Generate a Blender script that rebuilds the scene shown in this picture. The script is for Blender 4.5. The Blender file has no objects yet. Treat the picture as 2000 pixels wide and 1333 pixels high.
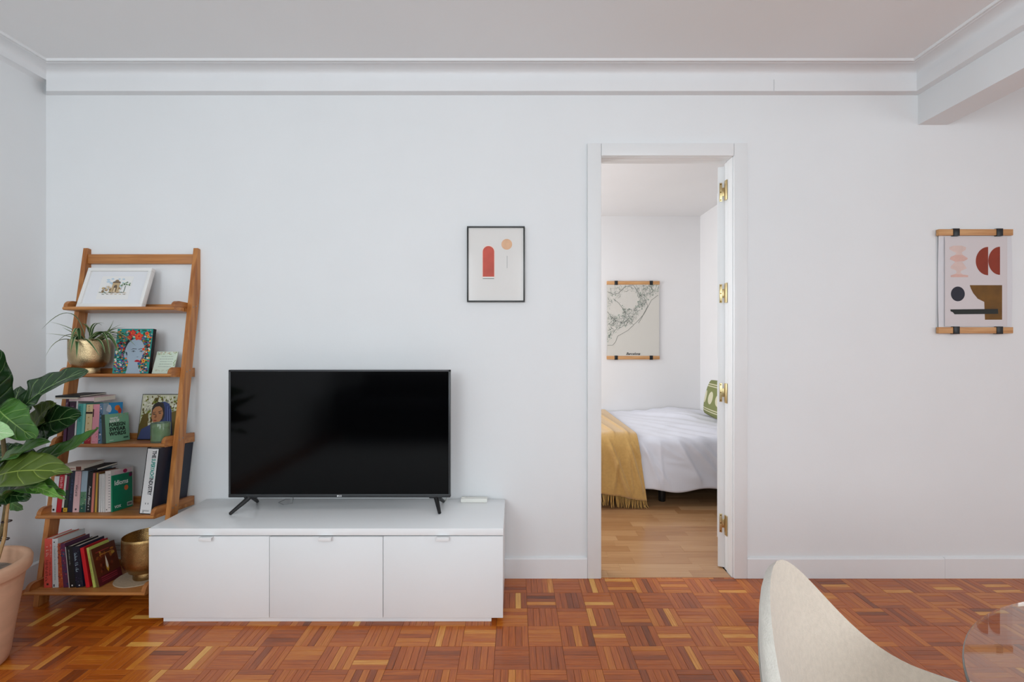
import bpy, bmesh, math, random
from mathutils import Matrix, Vector, Euler
random.seed(7)
S = bpy.context.scene
COL = S.collection
F, D, CZ, PX, PY = 923.0, 2.337, 1.165, 1006.0, 668.0
pi = math.pi

# ------------------------------------------------------------ camera, world, light, exposure
cam_d = bpy.data.cameras.new('camera'); cam = bpy.data.objects.new('camera', cam_d); COL.objects.link(cam)
cam.location = (0, -D, CZ); cam.rotation_euler = (pi/2, 0, 0)
cam_d.sensor_width = 36; cam_d.lens = F/2000*36
cam_d.shift_x = -(PX-1000)/2000; cam_d.shift_y = (PY-666.5)/2000
cam_d.clip_start = 0.05
S.camera = cam
S.view_settings.view_transform = 'Standard'; S.view_settings.look = 'None'
S.view_settings.gamma = 1; S.view_settings.use_curve_mapping = False
S.view_settings.exposure = 0.0
w = bpy.data.worlds.new('world'); S.world = w; w.use_nodes = True
w.node_tree.nodes['Background'].inputs[0].default_value = (0.80, 0.90, 1.0, 1)
w.node_tree.nodes['Background'].inputs[1].default_value = 1.0
def area(name, loc, rot, sx, sy, power, col):
    l = bpy.data.lights.new(name, 'AREA'); l.shape = 'RECTANGLE'; l.size = sx; l.size_y = sy
    l.energy = power; l.color = col
    o = bpy.data.objects.new(name, l); COL.objects.link(o); o.location = loc; o.rotation_euler = rot
    return o
# daylight entering by the two windows in the wall behind the camera, and the bedroom's window
area('window_daylight_left', (-1.25, -4.24, 1.71), (pi/2, 0, 0), 1.3, 1.36, 32, (0.89, 0.955, 1.0))
area('window_daylight_right', (0.75, -4.24, 1.71), (pi/2, 0, 0), 1.3, 1.36, 34, (0.89, 0.955, 1.0))
area('window_daylight_side', (4.12, -2.9, 1.5), (pi/2, 0, pi/2), 1.5, 1.5, 22, (0.93, 0.97, 1.0))  # side fill lamp added to brighten the left wall; no window known there
area('bedroom_window_daylight', (-1.12, 1.2, 1.45), (pi/2, 0, -pi/2), 1.3, 1.4, 33, (0.95, 0.975, 1.0))

# ------------------------------------------------------------ helpers
MW = {}
def P(px, py, d):
    return Vector(((px-PX)*d/F, d-D, CZ-(py-PY)*d/F))
def thing(name, label, cat, loc=(0,0,0), rot=(0,0,0), group=None, kind=None, parent=None):
    o = bpy.data.objects.new(name, None); COL.objects.link(o)
    o.empty_display_size = .05
    o.location = loc; o.rotation_euler = rot
    m = Matrix.Translation(Vector(loc)) @ Euler(rot).to_matrix().to_4x4()
    if parent: o.parent = parent; m = MW[parent.name] @ m
    MW[o.name] = m
    tag(o, label, cat, group, kind)
    return o
def tag(o, label=None, cat=None, group=None, kind=None):
    if label: o['label'] = label
    if cat: o['category'] = cat
    if group: o['group'] = group
    if kind: o['kind'] = kind
    return o
class MB:
    def __init__(s): s.v=[]; s.f=[]; s.m=[]; s.uv=[]; s.t=[]; s.M=None
    def add(s, vs, fs, mat=0, uvs=None, tone=0.5, M=None):
        b=len(s.v)
        T = M if M is not None else s.M
        for v in vs: s.v.append(T @ Vector(v) if T is not None else Vector(v))
        for i,f in enumerate(fs):
            s.f.append([b+k for k in f]); s.m.append(mat); s.t.append(tone)
            s.uv.append([uvs[k] for k in f] if uvs else None)
    def box(s,x0,x1,y0,y1,z0,z1,mat=0,bev=0,seg=2,M=None,tone=.5):
        if x0>x1:x0,x1=x1,x0
        if y0>y1:y0,y1=y1,y0
        if z0>z1:z0,z1=z1,z0
        if bev<=0:
            s.add([(x0,y0,z0),(x1,y0,z0),(x1,y1,z0),(x0,y1,z0),(x0,y0,z1),(x1,y0,z1),(x1,y1,z1),(x0,y1,z1)],
              [(0,3,2,1),(4,5,6,7),(0,1,5,4),(1,2,6,5),(2,3,7,6),(3,0,4,7)],mat,None,tone,M); return
        bm=bmesh.new(); bmesh.ops.create_cube(bm,size=1)
        for v in bm.verts: v.co=Vector(((x0+x1)/2+v.co.x*(x1-x0),(y0+y1)/2+v.co.y*(y1-y0),(z0+z1)/2+v.co.z*(z1-z0)))
        bev=min(bev,.49*min(x1-x0,y1-y0,z1-z0))
        bmesh.ops.bevel(bm,geom=bm.edges[:],offset=bev,segments=seg,profile=.5,affect='EDGES')
        s.frombm(bm,mat,M,tone)
    def frombm(s,bm,mat=0,M=None,tone=.5):
        bm.verts.index_update()
        s.add([v.co.copy() for v in bm.verts],[[v.index for v in f.verts] for f in bm.faces],mat,None,tone,M); bm.free()
    def poly(s,pts,mat=0,M=None,th=0):   # flat polygon in XZ plane facing -Y; pts (x,z); th > 0 gives it thickness towards +Y
        n=len(pts); y=0
        ar=sum(pts[i][0]*pts[(i+1)%n][1]-pts[(i+1)%n][0]*pts[i][1] for i in range(n))
        if ar<0: pts=pts[::-1]
        s.add([(p[0],0,p[1]) for p in pts],[list(range(n))],mat,None,.5,M)
    def ell(s,cx,cz,rx,rz,mat=0,M=None,n=20,a0=0,a1=2*pi,y=0):
        pts=[(cx+rx*math.cos(a0+(a1-a0)*i/n),cz+rz*math.sin(a0+(a1-a0)*i/n)) for i in range(n+(0 if abs(a1-a0-2*pi)<1e-6 else 1))]
        T=Matrix.Translation((0,y,0)); 
        if M is not None: T=M@T
        elif s.M is not None: T=s.M@T
        s.poly(pts,mat,T)
    def prism(s,pts,x0,x1,mat=0,M=None,axis='x',tone=.5): # polygon (a,b) extruded along axis
        n=len(pts)
        def c(t,p):
            return (t,p[0],p[1]) if axis=='x' else ((p[0],t,p[1]) if axis=='y' else (p[0],p[1],t))
        vs=[c(x0,p) for p in pts]+[c(x1,p) for p in pts]
        fs=[list(range(n))[::-1],list(range(n,2*n))]+[[i,(i+1)%n,n+(i+1)%n,n+i] for i in range(n)]
        s.add(vs,fs,mat,None,tone,M)
    def lathe(s,prof,n=48,mat=0,M=None,close=False):
        vs=[];fs=[];uv=[]
        k=len(prof)
        for j in range(n):
            a=2*pi*j/n
            for r,z in prof: vs.append((r*math.cos(a),r*math.sin(a),z))
        for j in range(n):
            j2=(j+1)%n
            for i in range(k-1):
                fs.append((j*k+i,j2*k+i,j2*k+i+1,j*k+i+1))
        s.add(vs,fs,mat,None,.5,M)
    def tube(s,pts,r,n=8,mat=0,M=None,cap=True):
        pts=[Vector(p) for p in pts]; vs=[];fs=[]
        up=Vector((0,0,1)); L=len(pts)
        rr=r if isinstance(r,(list,tuple)) else [r]*L
        for i,p in enumerate(pts):
            t=(pts[min(i+1,L-1)]-pts[max(i-1,0)]).normalized()
            a=t.cross(up if abs(t.dot(up))<.95 else Vector((1,0,0))).normalized(); b=t.cross(a)
            for j in range(n):
                q=2*pi*j/n; vs.append(p+(a*math.cos(q)+b*math.sin(q))*rr[i])
        for i in range(L-1):
            for j in range(n):
                fs.append((i*n+j,i*n+(j+1)%n,(i+1)*n+(j+1)%n,(i+1)*n+j))
        if cap: fs+= [list(range(n))[::-1],list(range((L-1)*n,L*n))]
        s.add(vs,fs,mat,None,.5,M)
    def grid(s,fn,nu,nv,mat=0,M=None,wrapu=False):
        vs=[];uv=[];fs=[]
        for i in range(nu+1):
            for j in range(nv+1):
                vs.append(fn(i/nu,j/nv)); uv.append((i/nu,j/nv))
        for i in range(nu):
            for j in range(nv):
                a=i*(nv+1)+j; fs.append((a,a+nv+1,a+nv+2,a+1))
        s.add(vs,fs,mat,uv,.5,M)
    def build(s,name,mats,parent=None,world=False,smooth=35,label=None,kind=None,cat=None,group=None,fixn=True):
        if not isinstance(mats,(list,tuple)): mats=[mats]
        vs=s.v
        if parent is not None and world:
            inv=MW[parent.name].inverted(); vs=[inv@v for v in vs]
        me=bpy.data.meshes.new(name); me.from_pydata([tuple(v) for v in vs],[],s.f)
        for m in mats: me.materials.append(m)
        me.polygons.foreach_set('material_index',s.m)
        if any(u is not None for u in s.uv):
            l=me.uv_layers.new(name='UVMap'); k=0; flat=[]
            for f,u in zip(s.f,s.uv):
                for q in range(len(f)): flat += (u[q] if u else (0,0))
            l.data.foreach_set('uv',flat)
        if any(abs(t-.5)>1e-9 for t in s.t):
            a=me.attributes.new('tone','FLOAT','FACE'); a.data.foreach_set('value',s.t)
        if fixn:
            bm=bmesh.new(); bm.from_mesh(me); bmesh.ops.recalc_face_normals(bm,faces=bm.faces[:]); bm.to_mesh(me); bm.free()
        if smooth:
            me.polygons.foreach_set('use_smooth',[True]*len(me.polygons))
            me.set_sharp_from_angle(angle=math.radians(smooth))
        me.update()
        o=bpy.data.objects.new(name,me); COL.objects.link(o)
        if parent is not None: o.parent=parent; MW[o.name]=MW[parent.name]
        else: MW[o.name]=Matrix()
        tag(o,label,cat,group,kind)
        return o
_fonts={}
def text_mesh(txt,size,align='CENTER',bold=0,shear=0,spacing=1,sx=1):
    key=(txt,size,align,bold,shear,spacing,sx)
    if key in _fonts: return _fonts[key]
    c=bpy.data.curves.new('t','FONT'); c.body=txt; c.size=size; c.align_x=align; c.align_y='CENTER'
    c.offset=bold; c.shear=shear; c.space_character=spacing; c.resolution_u=2
    o=bpy.data.objects.new('t',c); COL.objects.link(o)
    bpy.context.view_layer.update()
    dg=bpy.context.evaluated_depsgraph_get()
    me=bpy.data.meshes.new_from_object(o.evaluated_get(dg))
    r=([Vector((v.co.x*sx,v.co.y,0)) for v in me.vertices],[list(p.vertices) for p in me.polygons])
    bpy.data.objects.remove(o); bpy.data.curves.remove(c); bpy.data.meshes.remove(me)
    _fonts[key]=r
    return r
def put_text(mb,txt,size,M,mat=0,**k):
    vs,fs=text_mesh(txt,size,**k)
    mb.add(vs,fs,mat,None,.5,M)
def frame3(o,x,y):   # matrix with x axis, y axis, origin
    x=Vector(x).normalized(); y=Vector(y).normalized(); z=x.cross(y)
    m=Matrix.Identity(4)
    for i in range(3): m[i][0]=x[i]; m[i][1]=y[i]; m[i][2]=z[i]; m[i][3]=o[i]
    return m

# ------------------------------------------------------------ materials
def srgb(c):
    if isinstance(c,str):
        c=c.lstrip('#'); c=[int(c[i:i+2],16)/255 for i in (0,2,4)]
    return tuple((x/12.92 if x<=.04045 else ((x+.055)/1.055)**2.4) for x in c)+(1,)
_mats={}
def mat(name,col='#cccccc',rough=.6,metal=0,noise=0,nscale=20,bump=0,bscale=60,coat=0,spec=.5,sheen=0,trans=0,ior=1.45,stretch=None,croug=.1):
    if name in _mats: return _mats[name]
    m=bpy.data.materials.new(name); m.use_nodes=True; nt=m.node_tree; N=nt.nodes; L=nt.links
    b=N['Principled BSDF']; c=srgb(col)
    b.inputs['Base Color'].default_value=c; b.inputs['Roughness'].default_value=rough
    b.inputs['Metallic'].default_value=metal; b.inputs['Coat Weight'].default_value=coat
    b.inputs['Coat Roughness'].default_value=croug
    b.inputs['Specular IOR Level'].default_value=spec; b.inputs['Sheen Weight'].default_value=sheen
    b.inputs['Transmission Weight'].default_value=trans; b.inputs['IOR'].default_value=ior
    tc=N.new('ShaderNodeTexCoord'); src=tc.outputs['Object']
    if stretch:
        mp=N.new('ShaderNodeMapping'); mp.inputs['Scale'].default_value=stretch; L.new(src,mp.inputs['Vector']); src=mp.outputs[0]
    n=N.new('ShaderNodeTexNoise'); n.inputs['Scale'].default_value=nscale; n.inputs['Detail'].default_value=4; L.new(src,n.inputs['Vector'])
    if noise:
        mx=N.new('ShaderNodeMix'); mx.data_type='RGBA'
        mx.inputs[6].default_value=tuple(x*(1-noise) for x in c[:3])+(1,); mx.inputs[7].default_value=tuple(min(1,x*(1+noise)) for x in c[:3])+(1,)
        rp=N.new('ShaderNodeMapRange'); rp.inputs[1].default_value=.3; rp.inputs[2].default_value=.7
        L.new(n.outputs[0],rp.inputs[0]); L.new(rp.outputs[0],mx.inputs[0]); L.new(mx.outputs[2],b.inputs['Base Color'])
    if bump:
        n2=N.new('ShaderNodeTexNoise'); n2.inputs['Scale'].default_value=bscale; n2.inputs['Detail'].default_value=3; L.new(src,n2.inputs['Vector'])
        bp=N.new('ShaderNodeBump'); bp.inputs['Strength'].default_value=bump; bp.inputs['Distance'].default_value=.002
        L.new(n2.outputs[0],bp.inputs['Height']); L.new(bp.outputs[0],b.inputs['Normal'])
    _mats[name]=m; return m
def ink(col,rough=.55): return mat('print_'+col.lstrip('#'),col,rough)
WALL=mat('wall_paint','#eceeef',.75,noise=.012,nscale=2.5,bump=.12,bscale=90)
CEIL=mat('ceiling_paint','#f1f1f1',.8,noise=.01,nscale=2,bump=.05)
TRIM=mat('trim_paint','#eeeff0',.5,noise=.01,nscale=6)
DOORP=mat('door_paint','#eceded',.35,noise=.01,nscale=5)
BEDW=mat('bedroom_paint','#eceaea',.75,noise=.01,nscale=3)
def wood_attr(name,stops,rough,coat,gs=(3,60),bump=.1,seam=None):
    m=bpy.data.materials.new(name); m.use_nodes=True; nt=m.node_tree; N=nt.nodes; L=nt.links; b=N['Principled BSDF']
    at=N.new('ShaderNodeAttribute'); at.attribute_name='tone'
    uv=N.new('ShaderNodeUVMap'); mp=N.new('ShaderNodeMapping'); mp.inputs['Scale'].default_value=(gs[0],gs[1],1); L.new(uv.outputs[0],mp.inputs[0])
    n=N.new('ShaderNodeTexNoise'); n.inputs['Scale'].default_value=1; n.inputs['Detail'].default_value=5; n.inputs['Roughness'].default_value=.62; L.new(mp.outputs[0],n.inputs['Vector'])
    ma=N.new('ShaderNodeMath'); ma.operation='MULTIPLY_ADD'; ma.inputs[1].default_value=.8; L.new(n.outputs[0],ma.inputs[0])
    sb=N.new('ShaderNodeMath'); sb.operation='SUBTRACT'; sb.inputs[1].default_value=.40; L.new(at.outputs['Fac'],sb.inputs[0]); L.new(sb.outputs[0],ma.inputs[2])
    r=N.new('ShaderNodeValToRGB'); L.new(ma.outputs[0],r.inputs[0])
    e=r.color_ramp.elements
    while len(e)<len(stops): e.new(.5)
    for q,(p,c) in zip(e,stops): q.position=p; q.color=srgb(c)
    L.new(r.outputs[0],b.inputs['Base Color'])
    b.inputs['Roughness'].default_value=rough; b.inputs['Coat Weight'].default_value=coat; b.inputs['Coat Roughness'].default_value=.09
    bp=N.new('ShaderNodeBump'); bp.inputs['Strength'].default_value=bump; bp.inputs['Distance'].default_value=.001
    L.new(n.outputs[0],bp.inputs['Height']); L.new(bp.outputs[0],b.inputs['Normal'])
    return m
PARQ=wood_attr('parquet_wood',[(0,'#5a280a'),(.3,'#94450e'),(.52,'#b65a12'),(.78,'#d07f26'),(1,'#e6ab52')],.3,.22,(9,170))
LAMI=wood_attr('laminate_wood',[(0,'#8a5e3a'),(.35,'#a67850'),(.6,'#b98d63'),(1,'#cfa981')],.32,.25,(3,90),.05)
def wood(name,a,bcol,rough=.45,scale=(2,30,30),coat=.1):
    m=bpy.data.materials.new(name); m.use_nodes=True; nt=m.node_tree; N=nt.nodes; L=nt.links; b=N['Principled BSDF']
    tc=N.new('ShaderNodeTexCoord'); mp=N.new('ShaderNodeMapping'); mp.inputs['Scale'].default_value=scale; L.new(tc.outputs['Object'],mp.inputs[0])
    n=N.new('ShaderNodeTexNoise'); n.inputs['Scale'].default_value=1.5; n.inputs['Detail'].default_value=6; n.inputs['Distortion'].default_value=.6; L.new(mp.outputs[0],n.inputs['Vector'])
    r=N.new('ShaderNodeValToRGB'); L.new(n.outputs[0],r.inputs[0]); r.color_ramp.elements[0].position=.32; r.color_ramp.elements[1].position=.68
    r.color_ramp.elements[0].color=srgb(a); r.color_ramp.elements[1].color=srgb(bcol)
    L.new(r.outputs[0],b.inputs['Base Color']); b.inputs['Roughness'].default_value=rough; b.inputs['Coat Weight'].default_value=coat
    bp=N.new('ShaderNodeBump'); bp.inputs['Strength'].default_value=.12; bp.inputs['Distance'].default_value=.001
    L.new(n.outputs[0],bp.inputs['Height']); L.new(bp.outputs[0],b.inputs['Normal'])
    return m
ACX=wood('acacia_along_shelf','#a0602c','#c98a4c',.42,(2.2,30,40))
ACZ=wood('acacia_along_rail','#9c5c29','#c8884a',.42,(30,30,2.2))
ACY=wood('acacia_along_end','#96582a','#bd7d42',.42,(40,4,30))
OAK=wood('hanger_oak','#bd8550','#d9a873',.5,(3,60,60),0)
GLOSS=mat('gloss_white','#f6f8f9',.14,coat=0,spec=.28)
LACQ=mat('door_lacquer','#f0f2f3',.3,coat=.15)
BLACKP=mat('black_plastic','#151618',.35)
BEZEL=mat('tv_bezel','#3a3c3e',.35,metal=.3)
PAPER=mat('book_pages','#e6dfd0',.85,noise=.06,nscale=200,stretch=(1,1,1))
BRASS=mat('brass','#cdb98a',.3,metal=1)
DARK=mat('dark_gap','#2a2725',.8)

# ------------------------------------------------------------ the shell of the two rooms
XL, XB0, XB1, XR, YR, ZC = -2.319, 1.992, 2.139, 4.2, -4.3, 2.4935
DX0, DX1, DZ1 = 0.4235, 1.071, 2.079      # door opening
BXL, BXR, BY1, BZC = -1.2, 1.802, 2.263, 2.39   # bedroom
TW = .08
mb=MB()
mb.box(XL,DX0-.01,0,TW,-.02,2.7); mb.box(DX1+.01,XR,0,TW,-.02,2.7); mb.box(DX0-.01,DX1+.01,0,TW,DZ1+.01,2.7)
mb.build('wall_back',WALL,kind='structure',smooth=0)
mb=MB(); mb.box(XL-.12,XL,YR,TW,-.02,2.7); mb.build('wall_left',WALL,kind='structure',smooth=0)
mb=MB(); mb.box(XR,XR+.12,YR,-3.7,-.02,2.7); mb.box(XR,XR+.12,-2.1,TW,-.02,2.7); mb.box(XR,XR+.12,-3.7,-2.1,-.02,.7); mb.box(XR,XR+.12,-3.7,-2.1,2.3,2.7); mb.build('wall_right',WALL,kind='structure',smooth=0)
mb=MB()
for q in ((-3.7,-3.64,.7,2.3),(-2.16,-2.1,.7,2.3),(-3.7,-2.1,.7,.76),(-3.7,-2.1,2.24,2.3),(-2.93,-2.87,.7,2.3)): mb.box(XR+.05,XR+.1,*q)
mb.build('window_4',TRIM,kind='structure')  # unseen window frame added only to go with the side fill lamp
mb=MB()   # wall behind the camera with two window openings
wins=[(-1.95,-.55),(.05,1.45)]; z0,z1=1.0,2.42
mb.box(XL,XR,YR-.15,YR,-.02,z0); mb.box(XL,XR,YR-.15,YR,z1,2.7)
mb.box(XL,-1.95,YR-.15,YR,z0,z1); mb.box(-.55,.05,YR-.15,YR,z0,z1); mb.box(1.45,XR,YR-.15,YR,z0,z1)
mb.build('wall_rear',WALL,kind='structure',smooth=0)
for i,(a,b) in enumerate(wins):
    mb=MB(); y0,y1=YR-.13,YR-.08
    for q in ((a,a+.05,z0,z1),(b-.05,b,z0,z1),(a,b,z0,z0+.05),(a,b,z1-.05,z1),((a+b)/2-.03,(a+b)/2+.03,z0,z1)):
        mb.box(q[0],q[1],y0,y1,q[2],q[3])
    mb.build('window_%d'%(i+1),TRIM,kind='structure')
mb=MB(); mb.box(XL,XR,YR,TW,ZC,ZC+.1); mb.build('ceiling',CEIL,kind='structure',smooth=0)
# bedroom
mb=MB(); mb.box(BXL-.1,BXR+.1,BY1,BY1+.1,-.02,2.6); mb.build('bedroom_wall_back',BEDW,kind='structure',smooth=0)
mb=MB(); mb.box(BXR,BXR+.1,TW,BY1,-.02,2.6); mb.build('bedroom_wall_right',BEDW,kind='structure',smooth=0)
mb=MB(); x0,x1=BXL-.1,BXL
mb.box(x0,x1,TW,.5,-.02,2.6); mb.box(x0,x1,1.9,BY1,-.02,2.6); mb.box(x0,x1,.5,1.9,-.02,.75); mb.box(x0,x1,.5,1.9,2.2,2.6)
mb.build('bedroom_wall_left',BEDW,kind='structure',smooth=0)
mb=MB()
for q in ((.5,.56,.75,2.2),(1.84,1.9,.75,2.2),(.5,1.9,.75,.81),(.5,1.9,2.14,2.2),(1.17,1.23,.75,2.2)):
    mb.box(x0+.02,x0+.07,q[0],q[1],q[2],q[3])
mb.build('window_3',TRIM,kind='structure')
mb=MB(); mb.box(BXL,BXR,TW,BY1,BZC,BZC+.1); mb.build('bedroom_ceiling',BEDW,kind='structure',smooth=0)

# beam
mb=MB(); mb.prism([(XB0,2.238),(XB1,2.238),(XB1,ZC),(XB0,ZC)],YR,0,axis='y'); mb.build('beam',WALL,kind='structure',smooth=0)

# cornices: one profile (offset from wall, height) mitred round the corners
def sweep(prof,side):
    mb=MB(); n=len(prof)
    A=[];B=[]
    for p,z in prof:
        if side=='back': A.append((XL+p,-p,z)); B.append((XB0-p,-p,z))
        if side=='left': A.append((XL+p,YR,z)); B.append((XL+p,-p,z))
        if side=='right': A.append((XB0-p,-p,z)); B.append((XB0-p,YR,z))
    fs=[[i,i+1,n+i+1,n+i] for i in range(n-1)]
    mb.add(A+B,fs); return mb
band=[(0,2.385),(.040,2.385),(.040,2.4405),(.036,2.4425)]
cove=[(.034,2.4425),(.034,2.468),(.036,2.474),(.042,2.480),(.055,2.4845),(.075,2.4865),(.099,2.4865),(.1,2.4835),(.102,2.4825),(.106,2.4825),(.108,2.4835),(.110,2.4865),(.114,2.4865),(.116,2.4835),(.118,2.4825),(.122,2.4825),(.124,2.4835),(.126,ZC)]
sweep(band+cove,'back').build('trim_1',TRIM,kind='structure',smooth=40)
sweep([(0,2.435),(.02,2.4425)]+cove,'left').build('trim_2',TRIM,kind='structure',smooth=40)
sweep(band+cove,'right').build('trim_3',TRIM,kind='structure',smooth=40)
mb=MB(); mb.box(1.2575,1.2590,-.0412,-.039,2.3855,2.4400); mb.build('band_joint',mat('joint_grey','#b9bbbd',.8),bpy.data.objects['trim_1'])

# baseboards
def base(name,x0,x1,h=.1,th=.014,y=0):
    mb=MB(); mb.prism([(y,0),(y-th,0),(y-th,h-.006),(y-th+.006,h),(y,h)],x0,x1); return mb.build(name,TRIM,kind='structure')
base('baseboard_back_left',XL,.355); base('baseboard_back_middle',1.1425,2.1135); base('baseboard_back_right',2.1150,XR,.102,.0135)
mb=MB(); mb.prism([(XL,0),(XL+.014,0),(XL+.014,.094),(XL+.008,.1),(XL,.1)],YR,-.014,axis='y'); mb.build('baseboard_left',TRIM,kind='structure')

# ------------------------------------------------------------ parquet floor of the living room
mb=MB(); mb.box(XL,XR,YR,0.0,-.03,-.004); floor=mb.build('floor',DARK,kind='structure',smooth=0)
B=.1285; strips=[]
for i in range(-19,33):
    for k in range(-1,40):
        x0=.0526+i*B; x1=x0+B; y1=-.0155-k*B; y0=y1-B
        x0c,x1c=max(x0,XL),min(x1,XR); y0c,y1c=max(y0,YR),min(y1,-.0035)
        if x0c>=x1c-.004 or y0c>=y1c-.004: continue
        hor=(i+k)%2==1
        tt=random.gauss(.5,.06)
        for j in range(5):
            r=random.random()
            tone=tt+random.gauss(0,.07)+(.34*random.random()+.10 if r<.10 else (-.20 if r>.90 else 0))
            a,b_=j*B/5,(j+1)*B/5
            if hor: q=[x0c,x1c,y0+a,y0+b_]
            else: q=[x0+a,x0+b_,y0c,y1c]
            q[0]=max(q[0],XL);q[1]=min(q[1],XR);q[2]=max(q[2],YR);q[3]=min(q[3],-.0035)
            if q[1]-q[0]<.003 or q[3]-q[2]<.003: continue
            strips.append((q,hor,min(1,max(0,tone))))
def strip_geo(mb,q,hor,tone,gap=.0004,z=0,dz=.0004,h=.006):
    x0,x1,y0,y1=q[0]+gap,q[1]-gap,q[2]+gap,q[3]-gap
    z=z-abs(random.gauss(0,dz)); e=.0005
    tx,ty=random.gauss(0,.0012),random.gauss(0,.0012)
    def Z(x,y): return z+(x-(x0+x1)/2)*tx+(y-(y0+y1)/2)*ty
    vs=[(x0,y0,z-h),(x1,y0,z-h),(x1,y1,z-h),(x0,y1,z-h),
        (x0,y0,Z(x0,y0)-e),(x1,y0,Z(x1,y0)-e),(x1,y1,Z(x1,y1)-e),(x0,y1,Z(x0,y1)-e),
        (x0+e,y0+e,Z(x0,y0)),(x1-e,y0+e,Z(x1,y0)),(x1-e,y1-e,Z(x1,y1)),(x0+e,y1-e,Z(x0,y1))]
    fs=[(0,1,5,4),(1,2,6,5),(2,3,7,6),(3,0,4,7),(4,5,9,8),(5,6,10,9),(6,7,11,10),(7,4,8,11),(8,9,10,11)]
    ou,ov=random.uniform(0,50),random.uniform(0,50)
    uv=[((v[0]+ou,v[1]+ov) if hor else (v[1]+ou,v[0]+ov)) for v in vs]
    mb.add(vs,fs,0,uv,tone)
def seen(q):
    x,y=(q[0]+q[1])/2,(q[2]+q[3])/2; d=y+D
    if d<1.55: return None
    px=PX+x*F/d; py=PY+CZ*F/d
    if not(-5<px<2005 and py<1338): return None
    if 330<px<985 and py<1212: return None
    if px>1480 and py>1250 and px<1700: return None
    if px<25 and py<1270: return None
    return d
vis=sorted([(seen(s[0]),n) for n,s in enumerate(strips) if seen(s[0])])[:300]
near={n for _,n in vis}
rest=MB()
for n,(q,hor,tone) in enumerate(strips):
    if n in near:
        mb=MB(); strip_geo(mb,q,hor,tone); mb.build('parquet_strip',PARQ,floor,smooth=0,fixn=False)
    else: strip_geo(rest,q,hor,tone)
rest.build('parquet_field',PARQ,floor,smooth=0,fixn=False,kind='stuff')

# bedroom floor, laminate strips
mb=MB(); mb.box(BXL,BXR,TW,BY1,-.03,-.006); mb.box(DX0,DX1,0,TW,-.03,-.006); bfl=mb.build('bedroom_floor',DARK,kind='structure',smooth=0)
y=-.002; rest=MB(); wdt=.072
while y<BY1:
    y1=min(y+wdt,BY1); x=BXL-random.random()*.5
    if y<TW: xa,xb=DX0+.001,DX1-.001
    else: xa,xb=BXL,BXR
    while x<xb:
        ln=random.choice([.3,.42,.55,.7]); q=[max(x,xa),min(x+ln,xb),y,y1]; x+=ln
        if q[1]-q[0]<.01: continue
        tone=min(1,max(0,random.gauss(.53,.13)))
        if q[1]>.4 and q[0]<1.5 and y<.75:
            mb=MB(); strip_geo(mb,q,True,tone,.0002,0,.0001,.006); mb.build('laminate_strip',LAMI,bfl,smooth=0,fixn=False)
        else: strip_geo(rest,q,True,tone,.0002,0,.0001,.006)
    y=y1
rest.build('laminate_field',LAMI,bfl,smooth=0,fixn=False,kind='stuff')

# ------------------------------------------------------------ door with casing, jamb, leaf, hinges
door=thing('door_1',None,None,(DX0,0,0),kind='structure')
def cas(x0,x1,z0,z1):
    mb=MB(); mb.box(x0,x1,-.018,0,z0,z1,bev=.004); mb.build('casing',DOORP,door,world=True)
cas(.3555,.4235,0,2.142); cas(1.076,1.1415,0,2.142); cas(.4240,1.0755,DZ1,2.142)
mb=MB()
mb.box(DX0-.012,DX0,-.004,TW+.012,0,DZ1,bev=.002); mb.box(DX1,DX1+.012,-.004,.05,0,DZ1,bev=.002); mb.box(DX1+.004,DX1+.012,.05,TW+.012,0,DZ1,bev=.002)
mb.box(DX0,DX1,-.004,.045,DZ1-.002,DZ1+.010,bev=.002); mb.box(DX0,DX1,.045,TW+.012,DZ1+.002,DZ1+.010)
mb.build('jamb',DOORP,door,world=True)
# leaf swung far open into the bedroom, its hinge edge towards the camera
hp=Vector((1.045,.100,0))
a=math.radians(-24)   # leaf turned past 90 degrees
R=Matrix.Translation(hp)@Matrix.Rotation(a,4,'Z')
mb=MB(); mb.box(0,.035,0,.60,.006,2.066,bev=.003,M=R)
for zz in ((.12,.95),(1.08,1.96)):
    mb.box(-.004,.0,.1,.5,zz[0],zz[1],bev=.002,M=R)
lf=mb.build('leaf',DOORP,door,world=True)
for zc in (1.934,1.413,.904,.233):
    mb=MB()
    hM=R
    for x0 in (.008,):
        mb.box(x0,x0+.013,-.0022,.0,zc-.048,zc+.048,bev=.004,M=hM)
    mb.box(.021,.032,-.003,.0,zc-.022,zc+.022,bev=.001,M=hM)
    mb.tube([hM@Vector((.039,-.006,zc-.04)),hM@Vector((.039,-.006,zc+.04))],.0055,10)
    mb.box(1.0655,1.0705,.045,.07,zc-.05,zc+.05,bev=.001)
    for q in (-.04,0,.04):
        mb.tube([hM@Vector((.0145,-.0035,zc+q)),hM@Vector((.0145,-.001,zc+q))],.0032,8,1)
    mb.build('hinge',[BRASS,mat('brass_dark','#6e5420',.4,metal=1)],lf,world=True)

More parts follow.
